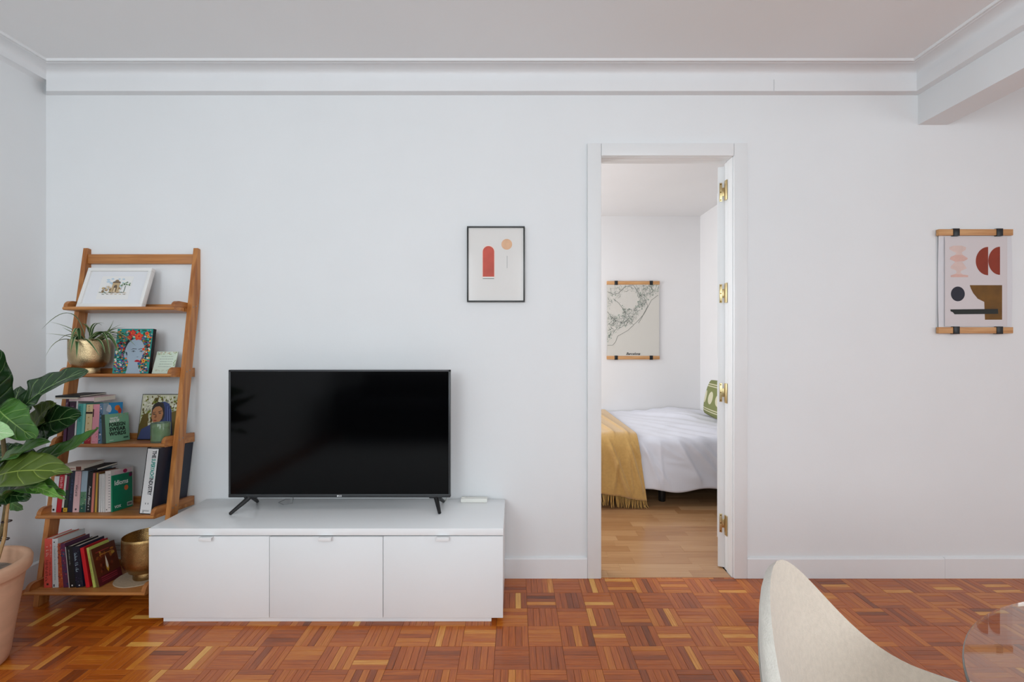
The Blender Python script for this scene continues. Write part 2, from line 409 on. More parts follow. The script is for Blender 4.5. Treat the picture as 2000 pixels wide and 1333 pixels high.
# ------------------------------------------------------------ TV bench
fy=-.385; bx0,bx1=-1.5140,-.0486; ztop=.393
bench=thing('tv_bench','long low glossy white media bench with three flap doors under the television','cabinet',((bx0+bx1)/2,-.2,0))
mb=MB(); mb.box(bx0,bx1,fy,-.018,.3645,ztop,bev=.0015); mb.build('top',GLOSS,bench,world=True)
mb=MB()
mb.box(bx0+.002,bx1-.002,fy+.02,-.02,.0245,.3605); mb.build('carcass',LACQ,bench,world=True)
mb=MB(); mb.box(bx0+.05,bx1-.05,fy+.016,-.04,0,.0245); mb.build('plinth',LACQ,bench,world=True)
mb=MB(); mb.box(bx0+.004,bx1-.004,fy+.015,-.03,.3605,.3645); mb.build('shadow_gap',DARK,bench,world=True)
s=1.952/F
for i,(a,b,h) in enumerate(((290,526,405),(526,748,637),(748,983,865.5))):
    x0=(a-PX)*s+.0012; x1=(b-PX)*s-.0012
    mb=MB(); mb.box(x0,x1,fy,fy+.018,.0235,.3598-(.0015 if i==1 else 0),bev=.0012); d_=mb.build('door',LACQ,bench,world=True)
    hx=(h-PX)*s; mb=MB()
    mb.box(hx-.0265,hx+.0265,fy-.016,fy+.002,.3588,.3606,bev=.0007); mb.box(hx-.0265,hx+.0265,fy-.0175,fy-.0157,.3470,.3606,bev=.0007)
    mb.build('handle',mat('handle_white','#f2f2f2',.3),d_,world=True)

# ------------------------------------------------------------ television
ty=2.165-D; k=2.165/F
tx0,tx1=(446-PX)*k,(879.5-PX)*k; tz0,tz1=CZ-(972.5-PY)*k,CZ-(723-PY)*k
tv=thing('television','flat black television with thin dark bezel standing on two splayed feet','television',((tx0+tx1)/2,ty+.04,ztop))
mb=MB()
bw=.009
mb.box(tx0,tx1,ty,ty+.022,tz1-bw,tz1,bev=.002); mb.box(tx0,tx0+bw,ty,ty+.022,tz0,tz1,bev=.002); mb.box(tx1-bw,tx1,ty,ty+.022,tz0,tz1,bev=.002)
mb.box(tx0,tx1,ty-.001,ty+.022,tz0,tz0+.0155,bev=.002)
mb.box(tx0+.002,tx1-.002,ty+.0205,ty+.035,tz0+.002,tz1-.002,bev=.006); mb.box(tx0+.15,tx1-.15,ty+.03,ty+.062,tz0+.02,tz0+.32,bev=.012)
mb.build('housing',BEZEL,tv,world=True)
scr=mat('screen_glass','#030304',.1,spec=.2)
mb=MB(); mb.box(tx0+.006,tx1-.006,ty+.003,ty+.012,tz0+.0125,tz1-.006); mb.build('screen',scr,tv,world=True)
mb=MB(); LG=mat('logo_silver','#d8d8d8',.4)
lx=(660-PX)*k; lz=tz0+.0078
MT=Matrix.Translation((lx,ty-.0018,lz)); mb.ell(0,0,.0042,.0042,0,M=MT)
put_text(mb,'LG',.0105,frame3((lx+.0115,ty-.0018,lz),(1,0,0),(0,0,1)),bold=.0004)
mb.build('logo',LG,tv,world=True,smooth=0,fixn=False)
def foot(js,ft,rt):
    mb=MB(); top=Vector(js)
    for t in (ft,rt):
        t=Vector(t); d_=(t-top); n=Vector((-d_.y,d_.x,0)).normalized() if abs(d_.x)+abs(d_.y)>0 else Vector((1,0,0))
        pts=[top+Vector((0,0,.008)),top+d_*.25+Vector((0,0,.004)),t+Vector((0,0,.006)),t+Vector((0,0,.0045))]
        mb.tube(pts,[.013,.011,.0075,.0045],8)
    mb.box(top.x-.03,top.x+.03,top.y-.012,top.y+.012,top.z-.006,top.z+.008,bev=.004)
    mb.build('foot',BLACKP,tv,world=True)
foot((-1.218,ty+.018,tz0-.001),(-1.268,-.236,ztop),(-1.236,-.07,ztop))
foot((-.366,ty+.018,tz0-.001),(-.337,-.226,ztop),(-.343,-.07,ztop))
mb=MB(); mb.tube([(-1.05,ty+.05,tz0+.05),(-1.05,-.10,tz0-.03),(-1.06,-.09,ztop+.004),(-1.09,-.11,ztop+.003),(-1.13,-.08,ztop+.003),(-1.12,-.03,ztop+.003),(-1.1,-.024,ztop-.0)],.002,6)
mb.build('cable',mat('cable_grey','#8d8f90',.5),tv,world=True)
mb=MB(); mb.tube([(-.33,ty+.05,tz0+.03),(-.325,-.09,tz0-.03),(-.33,-.08,ztop+.012),(-.345,-.06,ztop+.004),(-.34,-.03,ztop+.003)],.0025,6)
mb.build('cable',mat('cable_silver','#b9b9b4',.4),tv,world=True)

# white box at the right end of the bench
kk=2.295/F
mb=MB(); x0,x1=(901-PX)*kk,(952-PX)*kk
mb.box(x0,x1,-.0705,-.035,ztop,ztop+.018,bev=.002)
mb.box(x0+.003,x0+.02,-.062,-.045,ztop+.018,ztop+.0215,bev=.001)
mb.build('small_box',mat('box_white','#e9e9e2',.4),label='flat off-white plastic box on the bench right of the television',cat='box')

# ------------------------------------------------------------ framed arch print
k=2.320/F
def wp(px,py,y): # point on a plane at world y
    d=y+D; return ((px-PX)*d/F, CZ-(py-PY)*d/F)
fx0,fz1=wp(912,442,-.02); fx1,fz0=wp(1025,590,-.02)
pic=thing('framed_print','thin black framed print of a red arch and pale sun on the wall','picture',((fx0+fx1)/2,-.01,fz0))
mb=MB(); b=.0068
mb.box(fx0,fx1,-.02,-.001,fz1-b,fz1,bev=.0008); mb.box(fx0,fx1,-.02,-.001,fz0,fz0+b,bev=.0008); mb.box(fx0,fx0+b,-.02,-.001,fz0+b,fz1-b,bev=.0008); mb.box(fx1-b,fx1,-.02,-.001,fz0+b,fz1-b,bev=.0008)
mb.build('frame',mat('frame_black','#2b2d2c',.35),pic,world=True)
mb=MB(); mb.box(fx0+b*.8,fx1-b*.8,-.012,-.004,fz0+b*.8,fz1-b*.8,0)
def q(px,py): return wp(px,py,-.0125)
M0=Matrix.Translation((0,-.0125,0)); M1=Matrix.Translation((0,-.0128,0)); M2=Matrix.Translation((0,-.0131,0))
def archpts(xa,xb,yt,yb):
    cx=(xa+xb)/2;r=(xb-xa)/2
    return [q(cx+r*math.cos(t),yt+r-r*math.sin(t)) for t in [pi*i/16 for i in range(17)]]+[q(xa,yb),q(xb,yb)]
mb.poly(archpts(941.5,966.5,479.5,543.5),1,M0); mb.poly(archpts(943,965.2,481,540.8),2,M1)
mb.poly([q(943,541.3),q(965.2,541.3),q(965.2,543.6),q(943,543.6)],3,M1); mb.poly([q(943,543.8),q(965,543.8),q(965,544.8),q(943,544.8)],4,M1)
cx,cz=q(989.8,477.5); mb.ell(cx,cz,.0265,.0265,5,M=M0,n=28)
mb.poly([q(990,500),q(990.8,500),q(990.8,524),q(990,524)],6,M0)
mb.build('print',[mat('print_paper','#dfdcd8',.35,coat=.6,noise=.02,nscale=3),ink('#efd8cc'),mat('arch_red','#c5503f',.5,noise=.18,nscale=9),ink('#eeeeea'),ink('#4a5a50'),mat('sun_peach','#e3b692',.6,noise=.05,nscale=30),ink('#9a9c9c')],pic,world=True,smooth=0)

# ------------------------------------------------------------ hanging prints with wooden hangers
def hanger(name,label,y,x0,x1,zt,zb,px0,px1,rodh,clips,tilt=0,world_thing=True):
    t=thing(name,label,'poster',((x0+x1)/2,y,zb))
    for zc in (zt,zb):
        mb=MB(); mb.box(x0,x1,y-.010,y+.006,zc-rodh/2,zc+rodh/2,bev=.002); r=mb.build('rod',OAK,t,world=True)
        for c in clips:
            mb=MB(); mb.box(c-.0155,c+.0155,y-.0125,y+.006,zc-rodh/2-.003,zc+rodh/2+.003,bev=.001); mb.build('clip',BLACKP,r,world=True)
    return t
X,Z1=wp(1833,454,-.02); X2,_=wp(1978.5,454,-.02); _,Z0=wp(1833,645.5,-.02)
t=hanger('hanging_print','poster of rust half circles and an olive block hung right of the door',-.012,X,X2,Z1,Z0,0,0,.0305,[wp(1867,0,-.02)[0],wp(1951.5,0,-.02)[0]])
y=-.014
def q(px,py): return wp(px,py,y)
def Q(*pts): return [q(*p) for p in pts]
mb=MB()
def sheet(u,v):
    xx=q(1834.5,0)[0]+(q(1977,0)[0]-q(1834.5,0)[0])*u
    return Vector((xx, -.0105-.004*math.sin(pi*v)*(1-math.exp(-u*8))+.0045*math.exp(-u*14)*math.sin(pi*v), Z0+.010+(Z1-Z0-.020)*v))
mb.grid(sheet,16,10)
pap=mb.build('sheet',mat('poster_white','#dedee2',.6),t,world=True)
mb=MB(); A=lambda n:Matrix.Translation((0,-.0148-.0002*n,0))
mb.poly(Q((1845,463),(1967,463),(1967,638),(1845,638)),0,A(0))
xs=lambda zx:1800+zx/5.125; ys=lambda zy:420+zy/5.125
def zz(*pts): return [q(xs(a),ys(b)) for a,b in pts]
pink=[(275,325),(320,308),(400,308),(445,325),(440,350),(400,375),(410,400),(455,425),(458,445),(420,465),(395,480),(425,505),(450,535),(410,558),(380,575),(410,598),(465,605),(462,622),(290,622),(290,605),(335,590),(345,575),(290,540),(290,515),(330,490),(345,472),(295,455),(278,440),(290,420),(335,402),(345,380),(310,365),(278,345)]
mb.poly(zz((275,325),(320,308),(400,308),(445,325),(440,350),(400,375),(345,380),(310,365),(278,345)),1,A(1))
mb.poly(zz((345,380),(400,375),(410,402),(335,402)),1,A(1))
mb.poly(zz((335,402),(410,402),(458,432),(458,445),(420,465),(335,470),(280,445),(290,420)),5,A(1))
mb.poly(zz((335,470),(405,470),(450,535),(410,556),(340,556),(288,535),(290,515)),1,A(1))
mb.poly(zz((340,556),(400,556),(385,575),(410,598),(335,592),(350,575)),1,A(1))
mb.poly(zz((335,592),(410,598),(465,605),(462,624),(290,624),(288,606)),5,A(1))
def half(cx,cz,r,ry):
    return zz(*[(cx-r*math.sin(a),cz-ry*math.cos(a)) for a in [pi*i/20 for i in range(21)]])
mb.poly(half(664,463,124,142),2,A(1)); mb.poly(half(783,460,118,141),2,A(1))
mb.poly(zz(*[(361+70*math.cos(a),792+74*math.sin(a)) for a in [2*pi*i/24 for i in range(24)]]),3,A(1))
mb.poly(zz((480,704),(804,704),(804,872),(625,872),(560,840),(515,785),(492,740)),4,A(1)); mb.poly(zz((625,872),(804,872),(804,1050),(632,1050)),4,A(1))
mb.poly(zz((285,947),(762,942),(765,992),(328,996),(310,975),(288,965)),6,A(2))
mb.build('print',[ink('#d8d1d2'),mat('pale_pink','#dcc3bb',.6,noise=.05,nscale=25),mat('rust','#8d3117',.6,noise=.12,nscale=14),ink('#1d1c2c'),mat('olive_gold','#6f4a0c',.6,noise=.22,nscale=16),mat('pink_wash','#dbb3a8',.6,noise=.06,nscale=25),ink('#12160f')],pap,world=True,smooth=0)

# bedroom map
by=BY1-.012
def qb(px,py): d=by+D; return ((px-PX)*d/F, CZ-(py-PY)*d/F)
X,Z1=qb(1185,553); X2,_=qb(1288,553); _,Z0=qb(1185,699)
t=hanger('map_poster','pale city map poster on wooden rods on the bedroom wall',by,X,X2,Z1,Z0,0,0,.034,[qb(1203,0)[0],qb(1271.5,0)[0]])
mb=MB(); mb.box(X+.004,X2-.004,by-.004,by-.003,Z0,Z1); pap=mb.build('sheet',ink('#d6d2ca'),t,world=True)
mb=MB(); W,H=X2-X-.01,Z1-Z0-.03
rng=random.Random(3)
def coast(u): return .16+.72*u+.05*math.sin(9*u)      # below is sea
def put(p,qn,wd,m):
    (x0,z0),(x1,z1)=p,qn; dx,dz=x1-x0,z1-z0; L=math.hypot(dx,dz)
    if L<1e-5:return
    nx,nz=-dz/L*wd,dx/L*wd
    mb.poly([(x0+nx,z0+nz),(x1+nx,z1+nz),(x1-nx,z1-nz),(x0-nx,z0-nz)],m,Matrix.Translation((X+.005,by-.0050-.0001*m,Z0+.015)))
def land(u,v): return 0<=u<=1 and coast(u)<v<1 and not ((u-.42)**2/.03+(v-.78)**2/.012<1) and not((u-.17)**2/.015+(v-.66)**2/.008<1)
for n in range(1300):   # road web
    u,v=rng.random(),rng.random(); a=rng.random()*pi*2
    if not land(u,v) or (v-coast(u)>.34 and rng.random()<.6): continue
    dens=1
    for s_ in range(rng.randint(2,5)):
        a+=rng.gauss(0,.6); u2,v2=u+.025*math.cos(a)*1.2,v+.025*math.sin(a)
        if not land(u2,v2): break
        put((u*W,v*H),(u2*W,v2*H),.0006 if rng.random()<.85 else .0011,1); u,v=u2,v2
for n in range(520):
    u,v=rng.random(),rng.random()
    if not land(u,v) or (v-coast(u)>.3 and rng.random()<.75): continue
    r=rng.uniform(.002,.008); mm=2 if rng.random()<.7 else 3
    pts=[(u*W+r*rng.uniform(.6,1.2)*math.cos(2*pi*i/7),v*H+r*rng.uniform(.6,1.2)*math.sin(2*pi*i/7)) for i in range(7)]
    mb.poly(pts,mm,Matrix.Translation((X+.005,by-.0050-.0001*(mm-2),Z0+.015)))
for line in ([(0,.9),(.12,.86),(.22,.88),(.35,.97),(.5,.99),(.62,.86),(.72,.8),(.78,.7),(.66,.53),(.6,.46)],[(.0,.62),(.08,.55),(.15,.5),(.3,.46),(.4,.5),(.5,.44)],[(0,.15),(.1,.15),(.16,.2),(.2,.28),(.28,.31),(.4,.36),(.5,.43),(.6,.5),(.7,.58),(.78,.68),(.85,.78),(.98,.85)],[(.12,.8),(.22,.74),(.3,.66),(.34,.6)]):
    for a_,b_ in zip(line,line[1:]): put((a_[0]*W,a_[1]*H),(b_[0]*W,b_[1]*H),.0014,4)
bx,bz=qb(1236,691.5); put_text(mb,'Barcelona',.034,frame3((bx,by-.0056,bz),(1,0,0),(0,0,1)),5,shear=.4,bold=.0006)
mb.build('map_print',[ink('#d6d2ca'),ink('#76837b'),ink('#aab6a8'),ink('#92a193'),ink('#5c635e'),ink('#2c2e30')],pap,world=True,smooth=0)

# ------------------------------------------------------------ bed, duvet, throw, cushion
byn=.99; bed=thing('bed','low bed with dark base and round black legs in the bedroom','bed',(.8,1.6,0))
mb=MB(); mb.box(-.24,BXR-.02,byn+.04,BY1-.04,.17,.26,bev=.01); mb.build('base',mat('bed_base','#262322',.8),bed,world=True)
mb=MB(); mb.box(-.24,BXR-.02,byn+.03,BY1-.035,.26,.462,bev=.03,seg=4); mb.build('mattress',mat('mattress_white','#dddde0',.8),bed,world=True)
for lx,ly in ((1.075,1.125),(-.15,1.125),(1.65,1.125),(1.075,2.1),(-.15,2.1),(1.65,2.1)):
    mb=MB(); mb.lathe([(0,0),(.024,0),(.025,.003),(.023,.17),(0,.17)],20,M=Matrix.Translation((lx,ly,0))); mb.build('leg',mat('leg_black','#161616',.4),bed,world=True)
def creases(x,z,lst):
    t=0
    for x0,z0,x1,z1,w_,am in lst:
        dx,dz=x1-x0,z1-z0; q=max(0,min(1,((x-x0)*dx+(z-z0)*dz)/(dx*dx+dz*dz)))
        side=((x-x0)*dz-(z-z0)*dx)
        d_=math.hypot(x-x0-dx*q,z-z0-dz*q)+(.0 if side>0 else -.0)
        t+=am*math.exp(-(d_/(w_*(1 if side>0 else .45)))**1.3)*min(1,(q+.15)*3)*min(1,(1.15-q)*4)
    return t
DC=[(.88,.50,1.02,.15,.03,.020),(.90,.44,1.08,.17,.025,.014),(1.13,.50,1.30,.20,.03,.022),(1.20,.50,1.42,.24,.03,.020),(1.02,.48,1.04,.18,.02,.010),(1.30,.46,1.50,.26,.03,.018),(.97,.47,1.2,.33,.02,.010),(1.05,.33,1.22,.30,.015,.008),(1.42,.45,1.44,.2,.03,.014),(.3,.45,.5,.2,.04,.02),(1.6,.45,1.7,.2,.04,.02)]
TC=[(.655,.47,.80,.10,.018,.030),(.79,.46,.885,.12,.015,.026),(.722,.364,.69,.14,.014,.018),(.79,.38,.815,.12,.014,.014),(.822,.45,.87,.36,.012,.014),(.5,.45,.56,.12,.02,.026),(.6,.40,.585,.12,.014,.015),(.3,.45,.33,.12,.02,.02)]
TT=[(.62,1.9,.70,1.02,.02,.014),(.74,2.1,.80,1.02,.014,.014),(.50,1.8,.58,1.02,.02,.012)]
DT=[(.95,1.3,1.25,1.15,.03,.008),(1.15,2.1,1.5,1.6,.04,.018),(1.3,2.15,1.62,1.75,.03,.016),(1.35,1.95,1.75,1.5,.025,.014),(1.2,1.5,1.55,1.2,.03,.010),(.9,1.9,1.2,1.4,.03,.007),(1.5,1.3,1.75,1.15,.03,.012)]
def duvet(u,v):
    x=-.25+(BXR-.012+.25)*u
    L0=BY1-.01-byn; s_=v*(L0+.34)
    hem=.012*math.sin(x*7)+.010*math.sin(x*17+1)
    if s_<L0: y=BY1-.01-s_; z=.487+.005*math.sin(x*5+y*4)*math.sin(y*3.3-x*2.1+1)+.0015*math.sin(x*13-y*5+1.5*math.sin(x*4+y*3))
    else: y=byn; z=.487
    e=(s_-L0)
    r=.05
    if e>-r:
        tt=(e+r); 
        if tt<r*pi/2: a_=tt/r; y=byn+r-r*math.sin(a_); z=.487-r+r*math.cos(a_)
        else:
            y=byn; z=.487-r-(tt-r*pi/2)*(1+hem*3)
    hang=max(0,min(1,e/.3+.1))
    ph=x*16+ (z-.3)*9
    fold=(math.sin(x*6.5+z*11+1.3*math.sin(x*3.1))*.6+.5*max(0,math.sin(x*9.5+z*17+2*math.sin(x*2.3+1)))**4+.4*max(0,math.sin(x*5.1-z*9+.6))**5)*.026
    y-=fold*.5*hang+.004*hang+creases(x,z,DC)*min(1,hang*3)*(1 if hang>0.05 else 0)
    if hang<.2: z+=creases(x,y,DT)*(1-hang*5)
    z+= (.03+.025*math.exp(-((x-1.55)/.22)**2)) * math.exp(-((x-1.45)/.35)**2)*max(0,1-hang*2.5)*math.exp(-((v-.2)/.35)**2)
    z+= (1-hang)*.006*math.exp(-((x-1.3)/.3)**2)*math.sin(x*40+y*30)
    return Vector((x,y,z))
mb=MB(); mb.grid(duvet,260,120)
dv=mb.build('duvet',mat('duvet_cotton','#dcdce4',.85,noise=.02,nscale=8,bump=.15,bscale=300,sheen=.2),label='white cotton duvet with soft folds hanging over the bed side',cat='duvet',smooth=180)
md=dv.modifiers.new('thick','SOLIDIFY'); md.thickness=.008; md.offset=-1
def throwf(u,v):
    d=duvet(0,0); L0=BY1-.06-byn
    total=L0+.335+.035*u
    s_=v*total
    xr=.862; x0=-.1
    e=s_-L0; r=.05
    x=x0+(xr-x0)*u
    flare=max(0,e)/.36
    x+=flare*.055*u; rx=x
    if e<-r: y=BY1-.06-s_; z=.503
    else:
        tt=e+r
        if tt<r*pi/2: a_=tt/r; y=byn+r-(r+.016)*math.sin(a_); z=.487-r+(r+.015)*math.cos(a_)
        else: y=byn-.022; z=.437-(tt-r*pi/2)*(1+.12*max(0,(x-.62))/.3)
    hg=max(0,min(1,e/.3+.12))
    ph=(x-.1*flare)*34
    y-=hg*(.009*math.sin(ph+1.5)+.012)+creases(x,z,TC)*min(1,hg*3)
    z+=(1-hg)*.004*math.sin(x*17+y*1.6)+creases(x,y,TT)*(1-hg)+.010*(1-hg)
    return Vector((x,y,z))
THR=mat('mustard_wool','#c69d5c',.9,noise=.06,nscale=60,bump=.5,bscale=350,sheen=.4)
th=thing('throw_blanket','mustard yellow woollen throw with fringe draped over the bed side','blanket',(.5,byn,.1))
mb=MB(); mb.grid(throwf,220,110); c_=mb.build('cloth',THR,th,world=True,smooth=180)
md=c_.modifiers.new('thick','SOLIDIFY'); md.thickness=.006; md.offset=1
mb=MB(); rng=random.Random(5)
n=110
for i in range(n):
    u=(i+.5)/n; p=throwf(u,1.0); L=rng.uniform(.07,.088)
    a_=rng.gauss(0,.12)+(.25 if u>.96 else 0)
    pts=[p+Vector((0,0,.004)),p+Vector((a_*L*.4,rng.gauss(0,.004),-L*.5)),p+Vector((a_*L,rng.gauss(0,.006),-min(L,p.z-.006)))]
    mb.tube(pts,[.0022,.0024,.0014],5)
mb.build('fringe',mat('mustard_fringe','#d0a861',.9),th,world=True,kind='stuff')
# cushion: pillow shape leaning on the right bedroom wall
cu=thing('cushion','olive green cushion with cream spots and stripes leaning at the bed head','cushion',(1.66,1.63,.53),(0,math.radians(12),math.radians(-4)))
def cushf(sgn):
    def f(u,v):
        a_,b_=u*2-1,v*2-1
        th_=.055*((1-a_**2)*(1-b_**2))**.42
        pin=1-.05*(abs(a_*b_))**2
        return Vector((sgn*th_,a_*.24*(1-.05*(1-b_*b_)*-1*0)*pin,.155+b_*.155*pin))
    return f
def cushion_mat():
    m=bpy.data.materials.new('cushion_weave'); m.use_nodes=True; N=m.node_tree.nodes; L=m.node_tree.links; b=N['Principled BSDF']
    uv=N.new('ShaderNodeUVMap'); sp=N.new('ShaderNodeSeparateXYZ'); L.new(uv.outputs[0],sp.inputs[0])
    def math_(op,a,b2=None,c=None):
        n=N.new('ShaderNodeMath'); n.operation=op
        for i,x in enumerate((a,b2,c)):
            if x is None: continue
            if isinstance(x,(int,float)): n.inputs[i].default_value=x
            else: L.new(x,n.inputs[i])
        return n.outputs[0]
    U,V=sp.outputs[0],sp.outputs[1]
    def stripe(c,wd): return math_('LESS_THAN',math_('ABSOLUTE',math_('SUBTRACT',V,c)),wd)
    st=None
    for c in (.13,.19,.81,.87):
        s_=stripe(c,.013); st=s_ if st is None else math_('MAXIMUM',st,s_)
    fr=math_('SUBTRACT',math_('FRACT',math_('MULTIPLY',U,3.0)),.5)
    dd=math_('ADD',math_('MULTIPLY',math_('MULTIPLY',fr,fr),1/.11),math_('MULTIPLY',math_('POWER',math_('ABSOLUTE',math_('SUBTRACT',V,.5)),2),1/.030))
    dot=math_('LESS_THAN',dd,1); fac=math_('MAXIMUM',st,dot)
    mx=N.new('ShaderNodeMix'); mx.data_type='RGBA'; mx.inputs[6].default_value=srgb('#7f8452'); mx.inputs[7].default_value=srgb('#d2ccae')
    L.new(fac,mx.inputs[0]); L.new(mx.outputs[2],b.inputs['Base Color']); b.inputs['Roughness'].default_value=.9
    return m
mb=MB(); mb.grid(cushf(-1),24,18); mb.grid(cushf(1),24,18); cm=cushion_mat()
mb.build('cover',cm,cu,smooth=180)

# rug added to bounce light up, and the sofa seen in the television's reflection
mb=MB(); mb.box(-2.1,.38,-3.9,-1.15,0.001,.012,bev=.004); mb.build('rug',mat('rug_pale','#d9dad8',.95,noise=.05,nscale=60,bump=.6,bscale=200),label='large pale grey woven rug on the parquet behind the camera',cat='rug')
so=thing('sofa','dark grey fabric sofa with two seat cushions against the rear wall','sofa',(-.9,-3.84,0)); SF=mat('sofa_grey','#43464b',.95,noise=.06,nscale=80,bump=.4,bscale=300)
def sb(nm,*a,**k):
    mb=MB(); mb.box(*a,**k); mb.build(nm,SF,so)
sb('base',-1.05,1.05,-.42,.42,.12,.30,bev=.03); sb('backrest',-1.05,1.05,-.42,-.22,.30,.82,bev=.06,seg=4)
for q in (-1,1): sb('armrest',q*1.05-.0,q*1.05+q*.16,-.42,.42,.12,.60,bev=.04); sb('seat_cushion',q*.01,q*1.03,-.22,.43,.30,.45,bev=.05,seg=4)
for x in (-1,1):
    for y in (-.34,.34): mb=MB(); mb.box(x-.02,x+.02,y-.02,y+.02,0,.12); mb.build('leg',BLACKP,so)
# ------------------------------------------------------------ leaning ladder shelf
RX0,RX1=-2.118,-1.556; RT=.022; RD=.046
def rail_y(z): return -.262+.150*z   # front face of the rails leans to the wall
lad=thing('ladder_shelf','tall leaning acacia wood ladder shelf with five shelves against the wall','shelf',(-1.84,-.24,0))
for x0 in (RX0,RX1-RT):
    mb=MB(); zt=1.625
    mb.prism([(rail_y(0),0),(rail_y(0)+RD+.004,0),(rail_y(zt)+RD,zt-.008),(rail_y(zt),zt)],x0,x0+RT); mb.build('rail',ACZ,lad,world=True)
SH={}
def shelf(n,df,ztf,db,ztb,th=.016,lip=True):
    # top surface runs from (df, ztf) at the front to (db, ztb) at the back
    yf,yb=df-D,db-D; SH[n]=(yf,ztf,yb,ztb)
    xa,xb=RX0+RT+.001,RX1-RT-.001
    t=math.atan2(ztb-ztf,yb-yf)
    mb=MB(); w_=(yb-yf-.006)/2
    for j in range(2):
        y0=yf+j*(w_+.006); y1=y0+w_; f=lambda y:ztf+(y-yf)*math.tan(t)
        if j==0: mb.prism([(y0+.006,f(y0)-th),(y0+.001,f(y0)-th+.004),(y0,f(y0)-.007),(y0+.004,f(y0)-.001),(y0+.010,f(y0)),(y1,f(y1)),(y1,f(y1)-th)],xa-.0,xb+.0)
        else: mb.prism([(y0,f(y0)-th),(y0,f(y0)),(y1,f(y1)),(y1,f(y1)-th)],xa,xb)
    o=mb.build('shelf_board',ACX,lad,world=True)
    mb=MB(); mb.box(xa+.019,xb-.019,yb-.016,yb-.002,ztb,ztb+.027,bev=.003); mb.build('back_strip',ACX,lad,world=True)
    for x0 in (xa,xb-.018):
        f=lambda y:ztf+(y-yf)*math.tan(t); up=.028
        pts=[(yf+.006,f(yf))]+[(yf+.006+.03*(1-math.cos(a)),f(yf)+up*math.sin(a)) for a in [pi/2*i/6 for i in range(1,7)]]+[(yb,f(yb)+up),(yb,f(yb))]
        mb=MB(); mb.prism(pts,x0,x0+.018); e=mb.build('shelf_end',ACY,lad,world=True)
    mb=MB()
    for x0 in (RX1,):
        for q in (0.013,.033):
            yy=rail_y(ztf)+q; mb.tube([(x0+.0005,yy,ztf+.004+.006*(q>.02)),(x0-.003,yy,ztf+.004+.006*(q>.02))],.0033,10)
    mb.build('screw',mat('screw_steel','#8f8f8b',.35,metal=1),lad,world=True)
shelf(1,2.186,1.3285,2.330,1.322)
shelf(2,2.164,1.0185,2.330,1.008)
shelf(3,2.126,.7045,2.328,.690)
shelf(4,2.062,.4050,2.326,.380)
shelf(5,2.013,.0960,2.300,.082)
mb=MB(); mb.box(RX0+RT,RX1-RT,rail_y(1.57)+.006,rail_y(1.57)+.026,1.548,1.595,bev=.003); mb.build('top_bar',ACX,lad,world=True)
def surf(n,y):
    yf,zf,yb,zb=SH[n]; return zf+(y-yf)*(zb-zf)/(yb-yf)
def tiltof(n):
    yf,zf,yb,zb=SH[n]; return math.atan2(zb-zf,yb-yf)

# ---- books
def onshelf(n,px,d,t=0,lean=0):
    """world point for the bottom left front corner seen at column px, standing at depth d"""
    y=d-D; return Vector(((px-PX)*d/F,y,surf(n,y)+.0006))
def book(n,px0,px1,d,h,dep,lean,spine,cover=None,label='',name='book',group=None,marks=None,pages=True,rough=.45,z=None):
    th=(px1-px0)*d/F-.0006
    p=onshelf(n,px0,d)
    le=math.radians(lean)
    if lean>0: p.z+=0
    # rotate about the lower left corner when leaning left needs the right corner to clear the shelf
    base=p.copy()
    if lean>0:
        base.z+=th*math.sin(le)
    t=thing(name,label,'book',tuple(base),(tiltof(n),le,0),group=group or 'books on the ladder shelf')
    sm=ink(spine,rough); cm=ink(cover or spine,rough)
    bt=.0016 if th>.006 else .0006
    mb=MB()
    mb.box(0,bt,.0,dep,0,h,bev=.0004,mat=0,seg=1); mb.box(th-bt,th,.0,dep,0,h,bev=.0004,mat=1,seg=1)
    mb.box(0,th,-.0006,.0012,0,h,bev=.0004,mat=0,seg=1)
    mb.build('cover',[sm,cm],t)
    mb=MB(); mb.box(bt,th-bt,.0012,dep-.003,.002,h-.0025); mb.build('pages',PAPER,t)
    if marks:
        mb=MB(); ms=[]
        def mi(c):
            m=ink(c) if isinstance(c,str) else c
            if m not in ms: ms.append(m)
            return ms.index(m)
        marks(mb,mi,th,h,dep); mb.build('cover_print',ms,t,smooth=0,fixn=False)
    return t
E_=.0002
def Ms(x,z,rot=0,lay=0):  # on spine, reading direction; rot=-90 reads downward
    m=Matrix.Translation((x,-.0008-E_*lay,z))@Matrix.Rotation(pi/2,4,'X')
    return m@Matrix.Rotation(math.radians(rot),4,'Z')
def Mc(th,y,z,rot=0,lay=0): # on right hand cover
    m=frame3((th+.0003+E_*lay,y,z),(0,1,0),(0,0,1)); return m@Matrix.Rotation(math.radians(rot),4,'Z')
def srect(mb,x0,x1,z0,z1,m,lay=0): mb.add([(x0,-.0008-E_*lay,z0),(x1,-.0008-E_*lay,z0),(x1,-.0008-E_*lay,z1),(x0,-.0008-E_*lay,z1)],[(0,1,2,3)],m)
def crect(mb,th,y0,y1,z0,z1,m,lay=0):
    x=th+.0003+E_*lay; mb.add([(x,y0,z0),(x,y1,z0),(x,y1,z1),(x,y0,z1)],[(0,1,2,3)],m)
def cblob(mb,th,y,z,ry,rz,m,lay=0,n=14,j=0,rng=random):
    x=th+.0003+E_*lay; mb.add([(x,y+ry*(1+rng.uniform(-j,j))*math.cos(2*pi*i/n),z+rz*(1+rng.uniform(-j,j))*math.sin(2*pi*i/n)) for i in range(n)],[list(range(n))],m)
def sblob(mb,x,z,r,m,lay=0,n=12,rz=None):
    mb.add([(x+r*math.cos(2*pi*i/n),-.0008-E_*lay,z+(rz or r)*math.sin(2*pi*i/n)) for i in range(n)],[list(range(n))],m)
